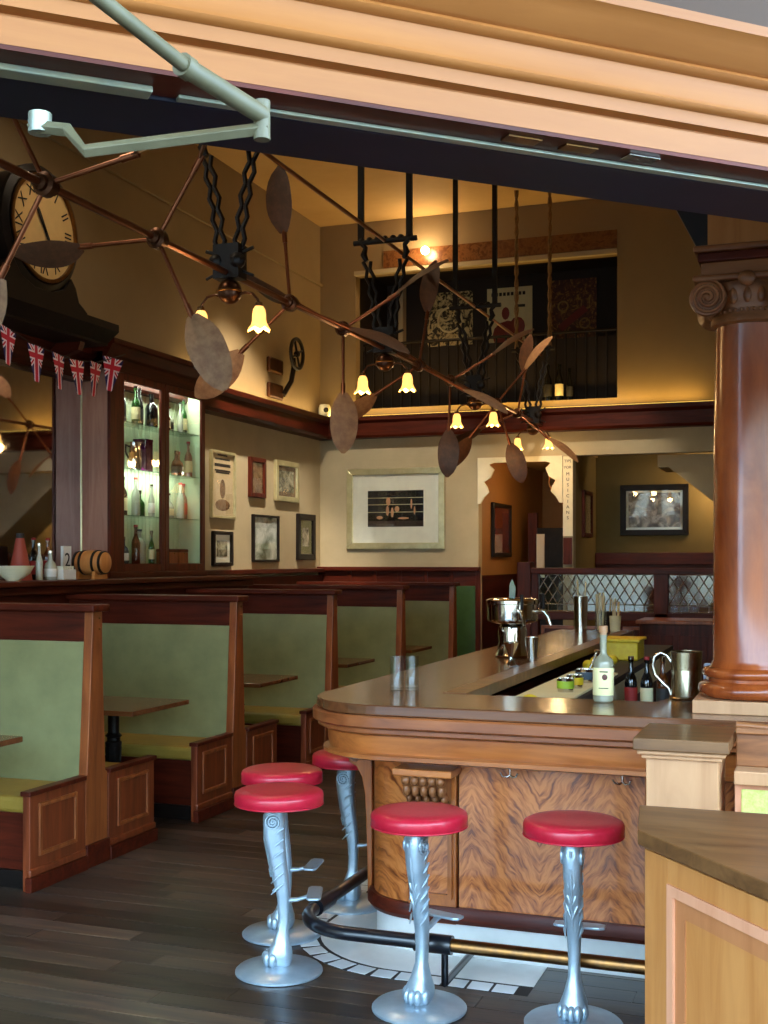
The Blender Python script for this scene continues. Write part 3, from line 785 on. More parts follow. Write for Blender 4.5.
m.tube([(-.36+.06*(1-k/40)*cos(PI-.4*k), .015, 1.075+.045*(1-k/40)*sin(PI-.4*k)) for k in range(30)], .010, 6)
m.tube([(-.60, .015, 1.08), (-.5, .015, 1.075), (-.42, .015, 1.085), (-.36, .015, 1.125), (-.30, .015, 1.115), (-.27, .015, 1.08)], .012, 8)
m.build('scroll', carve_w, hb, smooth=60)

# ================================================================== LEADED SCREEN
ls = thing('leaded_screen', 'dark wooden screen with diamond leaded glass behind the bar', 'screen', (-1.4, 12.0, 0))
X0 = -1.4
def sb(x0, x1, z0, z1, y0=-.04, y1=.04, nm='rail', mt_=mah, bv=.006): return B(x0-X0, x1-X0, y0, y1, z0, z1).build(nm, mt_, ls, bevel=bv)
sb(-2.80, .9, 1.54, 1.60, -.07, .07, 'cap_rail'); sb(-2.80, .9, 1.08, 1.16, -.05, .05); sb(-2.80, .9, 0, .12, -.05, .05)
for x in (-2.76, -1.47, -.33): sb(x-.07, x+.07, 0, 1.60, -.05, .05, 'post', mah_z)
B(-2.90-X0, -2.76-X0, -.08, .08, 0, 1.66).build('end_post', mah_z, ls, bevel=.006)
for x0 in (-2.66, -2.25, -1.84, -1.37, -.96, -.2):
    sb(x0, x0+.36, .2, 1.02, -.02, .02, 'lower_panel', mah_z)
    mould_frame(MB(), x0-X0, x0+.36-X0, .2, 1.02, .03, -.04, -.01, lambda u, v, t: (u, t, v)).build('panel_moulding', post_w, ls)
came = plain('lead_came', rgb(214, 210, 196), .25, .9)
for x0, x1 in ((-2.69, -1.54), (-1.40, -.40), (-.26, .85)):
    pn = B(x0-X0, x1-X0, -.006, .0, 1.16, 1.54).build('leaded_pane', lead_glass, ls)
    m = MB(); w_, h_ = x1-x0, .30; st_ = .0958; k = -3
    for s_ in (1, -1):
        k = -4
        while k*st_ < w_+.4:
            a = Vector((k*st_, 0)); b = Vector((k*st_+s_*.19, .30))
            # clip to [0,w]
            t0_, t1_ = 0, 1
            dx = b.x-a.x
            ta, tb = sorted(((0-a.x)/dx, (w_-a.x)/dx)); t0_, t1_ = max(0, ta), min(1, tb)
            if t1_-t0_ > .05:
                A_, B_ = a.lerp(b, t0_), a.lerp(b, t1_)
                m.bar((x0-X0+A_.x, -.008, 1.235+A_.y), (x0-X0+B_.x, -.008, 1.235+B_.y), .006, 5)
            k += 1
    for z in (1.235, 1.165, 1.535): m.bar((x0-X0, -.008, z), (x1-X0, -.008, z), .006, 5)
    k = 0
    while k*.0958 < w_: m.bar((x0-X0+k*.0958, -.008, 1.165), (x0-X0+k*.0958, -.008, 1.235), .005, 5); k += 1
    m.build('lead_lattice', came, pn)
# back-bar cabinets behind
bb = thing('service_cabinet', 'low mahogany service cabinet behind the bar well', 'cabinet', (-1.0, 11.3, 0))
B(-.55, .1, -.25, .25, 0, 1.10).build('body', mah_z, bb, bevel=.006)
B(-.58, .13, -.28, .28, 1.10, 1.135).build('top', post_w, bb, bevel=.006)
for x0 in (-.5, -.2): B(x0, x0+.25, -.262, -.25, .15, 1.0).build('door', mah_z, bb, bevel=.005)

# ================================================================== BACK-BAR HUTCH ON THE LEFT WALL
lg = thing('wall_ledge', 'dark mahogany ledge above the booths carrying bottles and the cabinet', 'shelf', (-5.4, 7.5, 1.50))
B(-.32, .42, -2.6, 2.75, 0, .035).build('shelf_board', mah_y, lg, bevel=.006)
B(-.32, .36, -2.6, 2.75, -.06, 0).build('moulding', mah_y, lg, bevel=.01)
B(-.30, .30, -2.6, 2.75, -.30, -.06).build('frieze_board', mah_y, lg)
mi = thing('wall_mirror', 'tall mahogany framed mirror reflecting the room behind the bottles', 'mirror', (-5.70, 7.0, 1.535))
B(.0, .05, -1.95, 1.33, 0, 1.85).build('mirror_glass', mirror, mi)
B(.0, .08, -2.05, 1.33, 1.78, 1.86).build('top_rail', mah_y, mi)

CF = -5.40
CYM = 9.13
cb = thing('display_cabinet', 'glazed mahogany display cabinet of bottles on the left ledge', 'cabinet', (CF, CYM, 1.535))
dpt = -5.65-CF
ZH = 1.82
B(dpt, 0, -.80, -.76, 0, ZH).build('side_panel', daylit_board_w, cb)
B(dpt, dpt+.008, -.806, -.80, .02, ZH-.02).build('mirror_strip', silver, cb)
B(dpt, 0, .76, .80, 0, ZH).build('side_panel', mah_z, cb)
B(dpt, dpt+.02, -.76, .76, 0, ZH).build('back_panel', bead, cb)
B(dpt+.02, -.005, .75, .76, .05, ZH-.1).build('side_lining', bead, cb)
m = MB()
for k in range(25): m.box(dpt+.02, dpt+.026, -.75+k*.06, -.75+k*.06+.05, .05, ZH-.1)
m.build('beadboard', bead, cb, bevel=.002)
B(dpt, .03, -.82, .82, 0, .05).build('base', mah_y, cb, bevel=.008)
B(dpt, .0, -.80, .80, ZH-.10, ZH).build('head', mah_y, cb)
MB().prism([(0, ZH-.14), (.03, ZH-.14), (.03, ZH-.04), (.05, ZH-.02), (.09, ZH+.05), (.11, ZH+.06), (.11, ZH+.10), (dpt, ZH+.10), (dpt, ZH), (0, ZH)], -.88, .90, lambda u, v, t: (u, t, v)).build('cornice', mah_y, cb)
def door(y0, y1):
    d = MB()
    z0, z1 = .05, ZH-.14; wd = .062
    d.box(0, .025, y0, y0+wd, z0, z1).box(0, .025, y1-wd, y1, z0, z1).box(0, .025, y0+wd, y1-wd, z0, z0+wd).box(0, .025, y0+wd, y1-wd, z1-wd, z1)
    o = d.build('door', mah_z, cb, bevel=.003)
    B(.010, .014, y0+wd, y1-wd, z0+wd, z1-wd).build('pane', glass, o)
B(0, .028, -.81, -.66, .05, ZH-.14).build('corner_stile', mah_z, cb, bevel=.003)
door(-.66, .055); door(.065, .78)
SH = [.115, .52, .91, 1.30]
for z in SH[1:]: B(dpt+.03, -.02, -.75, .75, z-.008, z).build('glass_shelf', thin_glass('green_edged_shelf', (.80, .9, .86, 1)) if 'green_edged_shelf' not in MATS else MATS['green_edged_shelf'], cb)
B(dpt+.03, -.02, -.75, .75, SH[0]-.015, SH[0]).build('cabinet_floor', mah_y, cb)
B(-.06, -.035, -.74, .74, ZH-.112, ZH-.102).build('light_strip', plain('cabinet_light_strip', rgb(240, 245, 220), .5, emit=(.9, 1, .82, 1), estr=3), cb)
lamp('AREA', 'cabinet_light', (CF-.1, CYM, 1.535+ZH-.12), 15, (.86, 1.0, .80), (.12, 1.4), (0, 0, 0))
lamp('AREA', 'cabinet_light_low', (CF-.06, CYM, 1.535+.9), 6, (.86, 1.0, .80), (.1, 1.2), (0, rad(60), 0))

# bottles
def glassy(name, c, rough=.08): 
    m, nt, p = newmat(name); p.inputs['Base Color'].default_value = c; p.inputs['Roughness'].default_value = rough
    p.inputs['Coat Weight'].default_value = .5; p.inputs['Transmission Weight'].default_value = .35
    return m
GL = {'clear': glassy('pale_glass', rgb(206, 212, 196)), 'green': glassy('green_glass', rgb(38, 92, 32)), 'dark': glassy('black_glass', rgb(16, 20, 24)),
      'amber': glassy('amber_glass', rgb(110, 54, 18)), 'blue': glassy('smoky_blue_glass', rgb(92, 108, 124)), 'pink': glassy('rose_glass', rgb(168, 116, 96)), 'purple': glassy('purple_glass', rgb(96, 18, 84))}
LABM = {'cream': plain('cream_label', rgb(226, 214, 170), .7), 'white': plain('white_label', rgb(225, 225, 220), .7), 'black': plain('black_label', rgb(30, 28, 28), .6), 'red': plain('red_label', rgb(150, 30, 28), .6)}
SHAPE = {'tall': [(.034, 0), (.036, .01), (.036, .17), (.030, .20), (.014, .235), (.013, .29), (.016, .292), (.016, .305)],
         'squat': [(.045, 0), (.048, .01), (.048, .10), (.040, .125), (.018, .15), (.016, .19), (.019, .192), (.019, .205)],
         'slim': [(.026, 0), (.027, .01), (.027, .14), (.020, .17), (.011, .20), (.010, .25), (.013, .252), (.013, .262)],
         'wide': [(.055, 0), (.058, .01), (.056, .16), (.045, .19), (.020, .215), (.018, .26), (.022, .262), (.022, .272)]}
mesh_cache = {}
def bottle(label, loc, shape='tall', col='clear', lab='cream', cap='dark', group='bottles in the display cabinet', sc=1.):
    t = thing('bottle', label, 'bottle', loc, random.uniform(-.4, .4), group)
    t.scale = (sc, sc, sc)
    pr = SHAPE[shape]
    def part(nm, key, mb, mt_):
        k = (nm, key)
        if k not in mesh_cache: o = mb().build(nm, mt_, t, smooth=40); mesh_cache[k] = o
        else:
            o = mesh_cache[k].copy(); C.objects.link(o); o.parent = t
        return o
    part('glass_body', shape+col, lambda: MB().lathe(pr, 18), GL[col])
    r = pr[2][0]; z1 = pr[2][1]
    if lab: part('label', shape+lab, lambda: MB().lathe([(r+.0008, z1*.25), (r+.0012, z1*.26), (r+.0012, z1*.85), (r+.0008, z1*.86)], 18), LABM[lab])
    zt = pr[-1][1]; rt = pr[-1][0]
    part('stopper', shape+cap, lambda: MB().lathe([(rt+.001, zt), (rt+.001, zt+.018), (.001, zt+.02)], 14), GL['dark'] if cap == 'dark' else LABM['red'] if cap == 'red' else steel)
    return t
ordn = ['first', 'second', 'third', 'fourth', 'fifth', 'sixth', 'seventh']
shn = ['bottom', 'lower middle', 'upper middle', 'top']
LAY = {(3, 0): [('wide', 'blue', None, 'steel'), ('slim', 'amber', 'cream', 'dark'), ('tall', 'green', 'cream', 'dark'), ('tall', 'dark', 'black', 'dark'), ('wide', 'dark', None, 'dark')],
       (3, 1): [('squat', 'amber', 'white', 'dark'), ('squat', 'clear', 'black', 'steel'), ('slim', 'clear', None, 'dark'), ('tall', 'green', 'cream', 'dark')],
       (2, 0): [('slim', 'amber', 'cream', 'dark'), ('slim', 'clear', None, 'steel')],
       (2, 1): [('slim', 'dark', 'cream', 'dark'), ('slim', 'clear', 'red', 'dark'), ('squat', 'amber', 'black', 'dark'), ('squat', 'pink', 'white', 'red'), ('tall', 'pink', 'cream', 'red')],
       (1, 0): [('slim', 'blue', None, 'dark'), ('tall', 'dark', 'cream', 'dark'), ('tall', 'clear', None, 'red'), ('squat', 'green', None, 'dark'), ('slim', 'clear', 'white', 'dark')],
       (1, 1): [('slim', 'dark', 'black', 'dark'), ('squat', 'clear', 'cream', 'dark'), ('tall', 'clear', None, 'red'), ('tall', 'pink', 'red', 'red')],
       (0, 0): [('slim', 'clear', 'white', 'red'), ('squat', 'blue', 'white', 'steel'), ('tall', 'amber', None, 'red'), ('wide', 'clear', None, 'dark'), ('slim', 'green', 'cream', 'dark')]}
for (s_, d_), items in LAY.items():
    y0, y1 = (-.54, .10) if d_ == 0 else (.20, .74)
    n_ = len(items)
    for k, (sh, co_, la, ca) in enumerate(items):
        if s_ == 2 and d_ == 0: y1 = -.36
        y = y0+(y1-y0)*(k+.5)/n_
        bottle(f'{co_} {sh} bottle, {ordn[k]} from left on the {shn[s_]} shelf, {"left" if d_ == 0 else "right"} door',
               (CF-.10-.045*(k % 2), CYM+y, 1.535+SH[s_]+.0005), sh, co_, la, ca, sc=1.02)
# jug and purple tin on the upper middle shelf, boxes at the bottom right
jg = thing('steel_jug', 'shiny steel jug with dark handle on the cabinet upper middle shelf', 'jug', (CF-.12, CYM-.23, 1.535+SH[2]))
MB().lathe([(.055, 0), (.072, .02), (.075, .12), (.062, .2), (.07, .24), (.065, .24), (.05, .03), (.001, .02)], 24).build('body', steel, jg, smooth=45)
MB().tube([(0, -.07, .2), (0, -.115, .21), (0, -.12, .15), (0, -.075, .1)], .008, 8).build('handle', iron, jg, smooth=60)
pt = thing('purple_tin', 'purple gift tin beside the steel jug in the cabinet', 'tin', (CF-.12, CYM-.07, 1.535+SH[2]))
B(-.06, .06, -.065, .065, 0, .26).build('box_body', GL['purple'], pt, bevel=.006)
B(-.062, .062, -.067, .067, .26, .28).build('lid', GL['purple'], pt, bevel=.004)
for k, yy in enumerate((.34, .52)):
    bx_ = thing('wooden_box', ('left' if k == 0 else 'right')+' small brown wooden box on the cabinet bottom shelf', 'box', (CF-.12, CYM+yy, 1.535+SH[0]), 0, 'wooden boxes in the cabinet')
    B(-.07, .07, -.075, .075, 0, .10).build('box_body', post_w, bx_, bevel=.004)
    B(-.074, .074, -.079, .079, .10, .13).build('lid', mah, bx_, bevel=.01)
    MB().ball((.076, 0, .09), .008, 8, 6).build('clasp', brass, bx_, smooth=60)

# things on the ledge before the mirror
ZL = 1.5352
bw = thing('serving_bowl', 'cream serving bowl at the left edge of the ledge', 'bowl', (-5.20, 6.86, ZL))
MB().lathe([(.05, 0), (.055, .012), (.11, .05), (.135, .095), (.140, .105), (.13, .10), (.10, .05), (.001, .02)], 28).build('bowl_body', plain('cream_glaze', rgb(236, 226, 190), .3, coat=.3), bw, smooth=50)
MB().lathe([(.05, 0), (.05, .008), (.001, .008)], 20).build('foot_ring', LABM['cream'], bw)
cnm = plain('rust_red_cone', rgb(146, 58, 42), .6)
cn_ = thing('megaphone_cone', 'rust red cone with dark tip on the ledge beside the bowl', 'cone', (-5.34, 7.12, ZL))
MB().lathe([(.085, 0), (.085, .01), (.03, .30), (.028, .30)], 24).build('cone_body', cnm, cn_, smooth=40)
MB().lathe([(.030, .30), (.028, .335), (.001, .335)], 16).build('tip', ink, cn_)
c2_ = thing('megaphone_cone', 'rust red cone mostly hidden at the far left of the ledge', 'cone', (-5.50, 6.95, ZL), 0, None)
MB().lathe([(.075, 0), (.075, .01), (.03, .27), (.028, .27)], 24).build('cone_body', cnm, c2_, smooth=40)
MB().lathe([(.030, .27), (.028, .30), (.001, .30)], 16).build('tip', ink, c2_)
for k, (yy, xx, sh, co_, la, ca) in enumerate(((7.26, -5.28, 'slim', 'clear', None, 'steel'), (7.33, -5.38, 'tall', 'dark', 'red', 'red'), (7.38, -5.27, 'squat', 'clear', 'white', 'steel'), (7.50, -5.38, 'tall', 'amber', 'red', 'red'))):
    bottle(['slim clear bottle beside the red cone on the ledge', 'tall dark bottle with red label at the back of the ledge', 'squat clear bottle before the dark one on the ledge', 'brown sauce bottle with red cap next to the number stand'][k],
           (xx, yy, ZL), sh, co_, la, ca, 'bottles on the ledge', .95)
tr = thing('condiment_tray', 'white condiment box with packets on the ledge', 'box', (-5.26, 7.53, ZL))
B(-.06, .06, -.09, .07, 0, .075).build('box_body', LABM['white'], tr, bevel=.004)
for k in range(4): B(-.045, .045, -.075+k*.036, -.05+k*.036, .03, .10).build('packet', mat_w, tr)
ns = thing('number_stand', 'white table number stand with black figure on the ledge', 'stand', (-5.36, 7.70, ZL))
B(-.012, .012, -.05, .05, 0, .25).build('card', LABM['white'], ns)
B(-.03, .03, -.05, .05, 0, .015).build('foot', LABM['white'], ns)
text_mesh('figure', '2', .15, ink, ns, Matrix.Translation((.014, 0, .14)) @ Matrix.Rotation(PI/2, 4, 'Z') @ Matrix.Rotation(PI/2, 4, 'X'))
kg = thing('small_keg', 'small wooden keg with dark hoops on a cradle by the cabinet', 'keg', (-5.20, 7.80, ZL))
kf = lambda x, y, z: (z, x, y)
MB().lathe([(.001, -.13), (.07, -.13), (.078, -.125), (.092, -.05), (.095, 0), (.092, .05), (.078, .125), (.07, .13), (.001, .13)], 24, (0, 0, .125), kf).build('barrel', oak, kg, smooth=40)
for z in (-.11, -.055, .055, .11):
    r_ = .095-.9*z*z; MB().lathe([(r_, z-.01), (r_+.004, z-.009), (r_+.004, z+.009), (r_, z+.01)], 24, (0, 0, .125), kf).build('hoop', iron, kg, smooth=40)
for x in (-.07, .07): MB().prism([(-.09, 0), (.09, 0), (.08, .06), (.04, .035), (-.04, .035), (-.08, .06)], x-.012, x+.012, lambda u, v, t: (t, u, v)).build('cradle', oak, kg)

# clock shelf and clock
cs = thing('clock_shelf', 'heavy black shelf above the mirror carrying the clock', 'shelf', (-5.4, 6.6, 3.34))
MB().prism([(-.31, 0), (.20, 0), (.20, .02), (.25, .06), (.30, .10), (.30, .155), (-.31, .155)], -1.7, 1.42, lambda u, v, t: (u, t, v)).build('shelf_board', black_w, cs)
for yy in (-1.2, 1.2): MB().prism([(-.31, 0), (.12, 0), (.10, -.06), (-.2, -.16), (-.31, -.18)], yy-.03, yy+.03, lambda u, v, t: (u, t, v)).build('bracket', mah, cs)
ck = thing('mantel_clock', 'large black drum mantel clock with ivory dial and Roman numerals', 'clock', (-5.36, 7.26, 3.495))
kx = lambda x, y, z: (z, x, y)
ZD, YD = .565, 0
MB().lathe([(.001, -.2), (.40, -.2), (.42, -.16), (.42, .05), (.45, .07), (.45, .10), (.40, .125), (.375, .115), (.001, .115)], 48, (0, YD, ZD), kx).build('drum_case', black_w, ck, smooth=40)
dl = MB().lathe([(.001, .116), (.365, .116), (.365, .120), (.001, .121)], 48, (0, YD, ZD), kx).build('dial', dial, ck)
MB().lathe([(.365, .115), (.385, .125), (.385, .14), (.36, .14), (.36, .118)], 48, (0, YD, ZD), kx).build('bezel', brass, ck, smooth=40)
# Roman numeral strokes round the dial
rom = ['XII', 'I', 'II', 'III', 'IV', 'V', 'VI', 'VII', 'VIII', 'IX', 'X', 'XI']
for k in range(12):
    a = rad(-30*k)
    M_ = Matrix.Translation((.1225, 0, ZD)) @ Matrix.Rotation(a, 4, 'X') @ Matrix.Translation((0, 0, .285)) @ Matrix.Rotation(PI/2, 4, 'Z') @ Matrix.Rotation(PI/2, 4, 'X')
    text_mesh('numeral', rom[k], .115, ink, dl, M_)
for a, L_, nm in ((-148, .28, 'minute_hand'), (33, .19, 'hour_hand')):
    m = MB().prism([(-.012, -.05), (.012, -.05), (.016, L_*.7), (.0, L_), (-.016, L_*.7)], .126, .131, lambda u, v, t: (t, u, v))
    m.xf(Matrix.Translation((0, 0, ZD)) @ Matrix.Rotation(rad(a), 4, 'X')).build(nm, ink, ck)
MB().prism([(-.55, 0), (.55, 0), (.55, .06), (.50, .09), (.44, .12), (.40, .22), (.34, .28), (.25, .18), (.1, .13), (-.1, .13), (-.25, .18), (-.34, .28), (-.40, .22), (-.44, .12), (-.50, .09), (-.55, .06)], -.16, .12, lambda u, v, t: (t, u, v)).build('scrolled_base', black_w, ck, bevel=.008)

# bunting
bu = thing('flag_bunting', 'string of small Union flag pennants across the mirror', 'bunting', (-5.08, 7.4, 3.2))
fp = [(-.76, 0.02), (-.46, -.045), (-.20, -.062), (.02, -.07), (.27, -.05), (.50, .02)]
sp_ = [(0, y, z) for y, z in [(-1.2, .12)]+fp+[(.68, .08)]]
MB().tube(sp_, .004, 6).build('string', ink, bu)
f0 = None
for y, z in fp:
    if f0 is None:
        f0 = MB().prism([(-.105, 0), (.105, 0), (.024, -.25), (-.024, -.25)], -.0015, .0015, lambda u, v, t: (t, u, v)).build('pennant', flag_m, bu); o = f0
    else:
        o = f0.copy(); C.objects.link(o); o.parent = bu
    o.location = (.005, y, z); o.rotation_euler = (random.uniform(-.15, .15), random.uniform(-.12, .12), random.uniform(-.35, .35))
# ================================================================== OVERHEAD FANS AND LAMPS
FXX, FZ, CZ = -2.95, 3.20, 3.98
def paddle_mesh(L=.40, W=.085):
    m = MB(); n = 10; ws = [.30, .58, .80, .94, 1.0, 1.0, .97, .9, .78, .55, .12]
    for s_ in (1, -1):
        pass
    vs = []
    for i in range(n+1):
        x = L*i/n; w_ = W*ws[i]; b_ = .02*sin(PI*i/n)
        vs += [(x, -w_, b_+.004), (x, 0, b_+.014), (x, w_*1.15, b_+.004), (x, 0, b_-.004)]
    fs = []
    for i in range(n):
        for k in range(4): fs.append((i*4+k, i*4+(k+1)%4, (i+1)*4+(k+1)%4, (i+1)*4+k))
    fs += [(0, 1, 2, 3), tuple(n*4+k for k in range(4))]
    return m.add(vs, fs)
pad_l = paddle_mesh().build('paddle', leaf_m, None, smooth=50); pad_d = paddle_mesh().build('paddle', leaf_d, None, smooth=50)
pads = [pad_l.data, pad_d.data]
bpy.data.objects.remove(pad_l); bpy.data.objects.remove(pad_d)
def fan(label, Y, angs, kinds=(0, 1, 1), tw=(40, 70, 25)):
    t = thing('paddle_fan', label, 'fan', (FXX, Y, FZ), 0, 'belt-driven leaf paddle fans')
    hf = lambda x, y, z: (x, z, y)
    MB().lathe([(.022, -.06), (.034, -.05), (.034, -.03), (.05, -.02), (.05, .02), (.034, .03), (.034, .05), (.022, .06)], 14, (0, 0, 0), hf).build('hub', bronze, t, smooth=40)
    for k, a in enumerate(angs):
        d = Vector((cos(rad(a)), 0, sin(rad(a))))
        m = MB().bar(d*.04, d*.40, .011, 8).bar(d*.36, d*.44, .016, 8)
        s_ = m.build('spoke', copper_rod, t, smooth=50)
        p = bpy.data.objects.new('paddle', pads[kinds[k]]); C.objects.link(p); p.parent = s_
        p.matrix_local = Matrix.Translation(d*.42) @ Matrix.Rotation(-rad(a), 4, 'Y') @ Matrix.Rotation(rad(tw[k]), 4, 'X')
fan('leaf paddle fan hanging before the clock dial, nearest of the row', 4.10, (10, 118, -122), (1, 1, 0), (20, 60, 70))
fan('leaf paddle fan with big pale lower blade beside the first lamp', 4.97, (57, -64, 180), (1, 0, 1), (30, 75, 30))
fan('leaf paddle fan with one blade pointing up before the ceiling corner', 6.48, (95, -140, -25), (1, 0, 1), (80, 60, 20))
fan('leaf paddle fan with a blade hanging left of the second lamp pair', 7.32, (-90, 28, 150), (0, 1, 1), (70, 30, 30))
fan('leaf paddle fan just past the second lamp pair', 8.90, (-150, 80, -30), (0, 1, 0), (30, 70, 20))
fan('leaf paddle fan with a blade hanging left of the third lamp pair', 9.75, (-92, 28, 148), (1, 1, 1), (80, 30, 30))
fan('leaf paddle fan with blades spread below the third lamp pair', 11.3, (-72, 48, -130), (1, 0, 1), (80, 40, 40))
fan('farthest leaf paddle fan near the loft opening', 12.15, (-40, 80, 200), (0, 1, 1), (20, 60, 20))

sh = tag(MB().tube([(0, -1.6, 0), (0, 8.85, 0)], .017, 10).build('drive_shaft', copper_rod, None, smooth=50, loc=(FXX, 4.4, FZ)), 'long copper drive shaft linking the paddle fans overhead', 'shaft')
tr_ = tag(MB().tube([(0, -1.6, 0), (0, 8.85, 0)], .014, 10).build('tie_rod', copper_rod, None, smooth=50, loc=(FXX, 4.4, CZ)), 'thin tie rod running above the drive shaft between hangers', 'rod')

def shade_profile():
    return [(.016, .0), (.022, -.006), (.032, -.022), (.037, -.05), (.038, -.08), (.044, -.105), (.060, -.125), (.058, -.126), (.042, -.106), (.036, -.08), (.035, -.05), (.030, -.024), (.016, -.008)]
def make_lamp(label, Y):
    t = thing('fan_lamp', label, 'lamp', (FXX, Y, FZ), 0, 'twin tulip lamps on iron hangers')
    top = ZC-FZ; cz = CZ-FZ
    for s_ in (-1, 1):
        B(s_*.185-.022, s_*.185+.022, -.012, .012, cz, top).build('drop_strap', iron, t)
        # ornate zigzag legs
        m = MB(); n = 9
        for off_ in (-1, 1):
            pts = []
            for k in range(n+1):
                z = .12+(cz-.14-.12)*k/n; base = s_*(.055+.085*(k/n)**1.4)
                wob = off_*(.030 if k % 2 else .010)
                pts.append((base+wob, 0, z))
            m.tube(pts, .0145, 6)
        m.tube([(s_*.14, 0, cz-.14), (s_*.165, 0, cz-.09), (s_*.15, 0, cz-.04), (s_*.185, 0, cz)], [.016, .026, .018, .02], 8)
        m.build('chain_leg', iron, t, smooth=50)
    m = MB().bar((-.24, 0, cz), (.24, 0, cz), .020, 8)
    for k in range(7): m.ball((-.18+k*.06, 0, cz+.012), (.026, .02, .026), 8, 6)
    m.build('crosspiece', iron, t, smooth=50)
    m = MB().box(-.075, .075, -.05, .05, -.03, .15)
    for s_ in (-1, 1): m.bar((s_*.05, 0, .1), (s_*.14, 0, .13), .01, 6); m.bar((s_*.05, 0, .02), (s_*.14, 0, -.02), .008, 6); m.ball((s_*.06, -.03, .06), .045, 8, 6)
    m.build('gear_housing', iron, t, smooth=40)
    ob = MB().ball((0, 0, -.095), .066, 20, 14).build('orb', bronze, t, smooth=60)
    MB().lathe([(.068, -.006), (.072, 0), (.068, .006)], 20, (0, 0, -.095)).build('orb_band', brass, ob, smooth=60)
    for s_ in (-1, 1):
        a_ = MB().tube([(s_*.055, 0, -.115), (s_*.09, 0, -.105), (s_*.135, 0, -.115), (s_*.165, 0, -.15), (s_*.172, 0, -.175)], .007, 8).build('arm', bronze, t, smooth=60)
        MB().lathe([(.02, 0), (.022, -.02), (.012, -.025)], 12, (s_*.172, 0, -.165)).build('gallery', brass, a_, smooth=50)
        # scalloped tulip shade
        n = 24; vs = []; pr = shade_profile()
        for r, z in pr:
            for k in range(n):
                a = 2*PI*k/n; q = 1+(.13*cos(6*a) if r > .04 else .03*cos(6*a)); vs.append((s_*.172+r*q*cos(a), r*q*sin(a), -.18+z-(0.01*cos(6*a) if r > .055 else 0)))
        fs = [(i*n+k, i*n+(k+1)%n, (i+1)*n+(k+1)%n, (i+1)*n+k) for i in range(len(pr)-1) for k in range(n)]
        MB().add(vs, fs).build('glass_shade', shade_m, a_, smooth=60)
        MB().ball((s_*.172, 0, -.245), (.017, .017, .026), 12, 8).build('bulb', bulb_m, a_, smooth=60)
    return t
LPY = [5.71, 8.126, 10.52, 12.86]
lpl = ['twin tulip lamp on iron hanger nearest the camera', 'second twin tulip lamp along the drive shaft', 'third twin tulip lamp, just above the doorway brackets', 'farthest twin tulip lamp before the corridor']
l0 = make_lamp(lpl[0], LPY[0])
for k in range(1, 4):
    o = copy_tree(l0); o['label'] = lpl[k]; o.location = (FXX, LPY[k], FZ)
rope = plain('hemp_rope', rgb(120, 92, 58), .8, c2=rgb(150, 116, 74), scale=40, bmp=.3)
for s_, ch in zip((-1, 1), [k for k in C.objects if k.parent == o and k.name.startswith('drop_strap')]):
    m = MB()
    for q in (0, PI):
        m.tube([(s_*.185+.012*cos(q+k*.55), .012*sin(q+k*.55), CZ-FZ+(ZC-CZ)*k/70) for k in range(71)], .013, 6)
    r_ = m.build('rope', rope, o, smooth=60); C.objects.unlink(ch); bpy.data.objects.remove(ch)
for y in LPY:
    for s_ in (-1, 1): lamp('POINT', 'tulip_lamp_light', (FXX+s_*.172, y, FZ-.33), 6, (1, .62, .26), .05)

# recessed ceiling spotlights
def downlight(label, x, y, e, ang=92):
    t = thing('ceiling_spotlight', label, 'light', (x, y, ZC), 0, 'recessed ceiling spotlights')
    MB().lathe([(.06, 0), (.09, 0), (.09, -.012), (.06, -.02)], 20).build('trim_ring', brass, t, smooth=40)
    MB().lathe([(.001, -.026), (.055, -.026), (.06, -.02), (.001, -.02)], 20).build('lens', bulb_m, t)
    lamp('SPOT', 'ceiling_spot_light', (x, y, ZC-.03), e, (1, .82, .58), .06, (0, 0, 0), ang)
sl = thing('wall_spotlight', 'bright small spotlight glowing above the loft opening', 'light', (-4.36, 13.44, 5.31))
MB().ball((0, -.05, 0), .05, 14, 10).build('bulb', bulb_m, sl, smooth=60)
MB().tube([(0, -.05, 0), (0, .01, 0)], .025, 10).build('socket', bronze, sl, smooth=50)
lamp('POINT', 'wall_spot_light', (-4.36, 13.25, 5.31), 10, (1, .72, .40), .06)
for k, (x, y, e) in enumerate(((-4.2, 4.2, 150), (-4.4, 7.2, 80), (-4.5, 10.3, 40), (-1.0, 6.5, 110), (-1.2, 9.6, 150), (.8, 12.2, 120))):
    downlight(['ceiling spotlight over the nearest booth', 'ceiling spotlight over the middle booths', 'ceiling spotlight over the framed pictures', 'ceiling spotlight over the bar column',
               'ceiling spotlight over the bar wing', 'ceiling spotlight over the leaded screen'][k], x, y, e, 132 if k < 2 else 92)
# added wall washers, out of view, to brighten the pictures and pier
def added_washer(label, x, y, e, rot, ang):
    t = thing('ceiling_spotlight', label, 'light', (x, y, ZC), 0, 'recessed ceiling spotlights')
    MB().lathe([(.06, 0), (.09, 0), (.09, -.012), (.06, -.02)], 20).build('trim_ring', brass, t, smooth=40)
    MB().lathe([(.001, -.026), (.055, -.026), (.06, -.02), (.001, -.02)], 20).build('lens', bulb_m, t)
    lamp('SPOT', 'added_washer_light', (x, y, ZC-.03), e, (1, .86, .66), .08, None, ang).rotation_euler = (Vector(rot)-Vector((x, y, ZC))).to_track_quat('-Z', 'Y').to_euler()
added_washer('added unseen spotlight washing the small framed pictures', -4.4, 9.9, 2000, (-5.72, 11.9, 2.15), 38)
added_washer('added unseen spotlight washing the large silver frame', -4.2, 9.9, 700, (-4.75, 13.45, 2.25), 34)
added_washer('added unseen spotlight washing the pier and doorway', -2.15, 9.9, 650, (-2.6, 13.45, 2.2), 34)
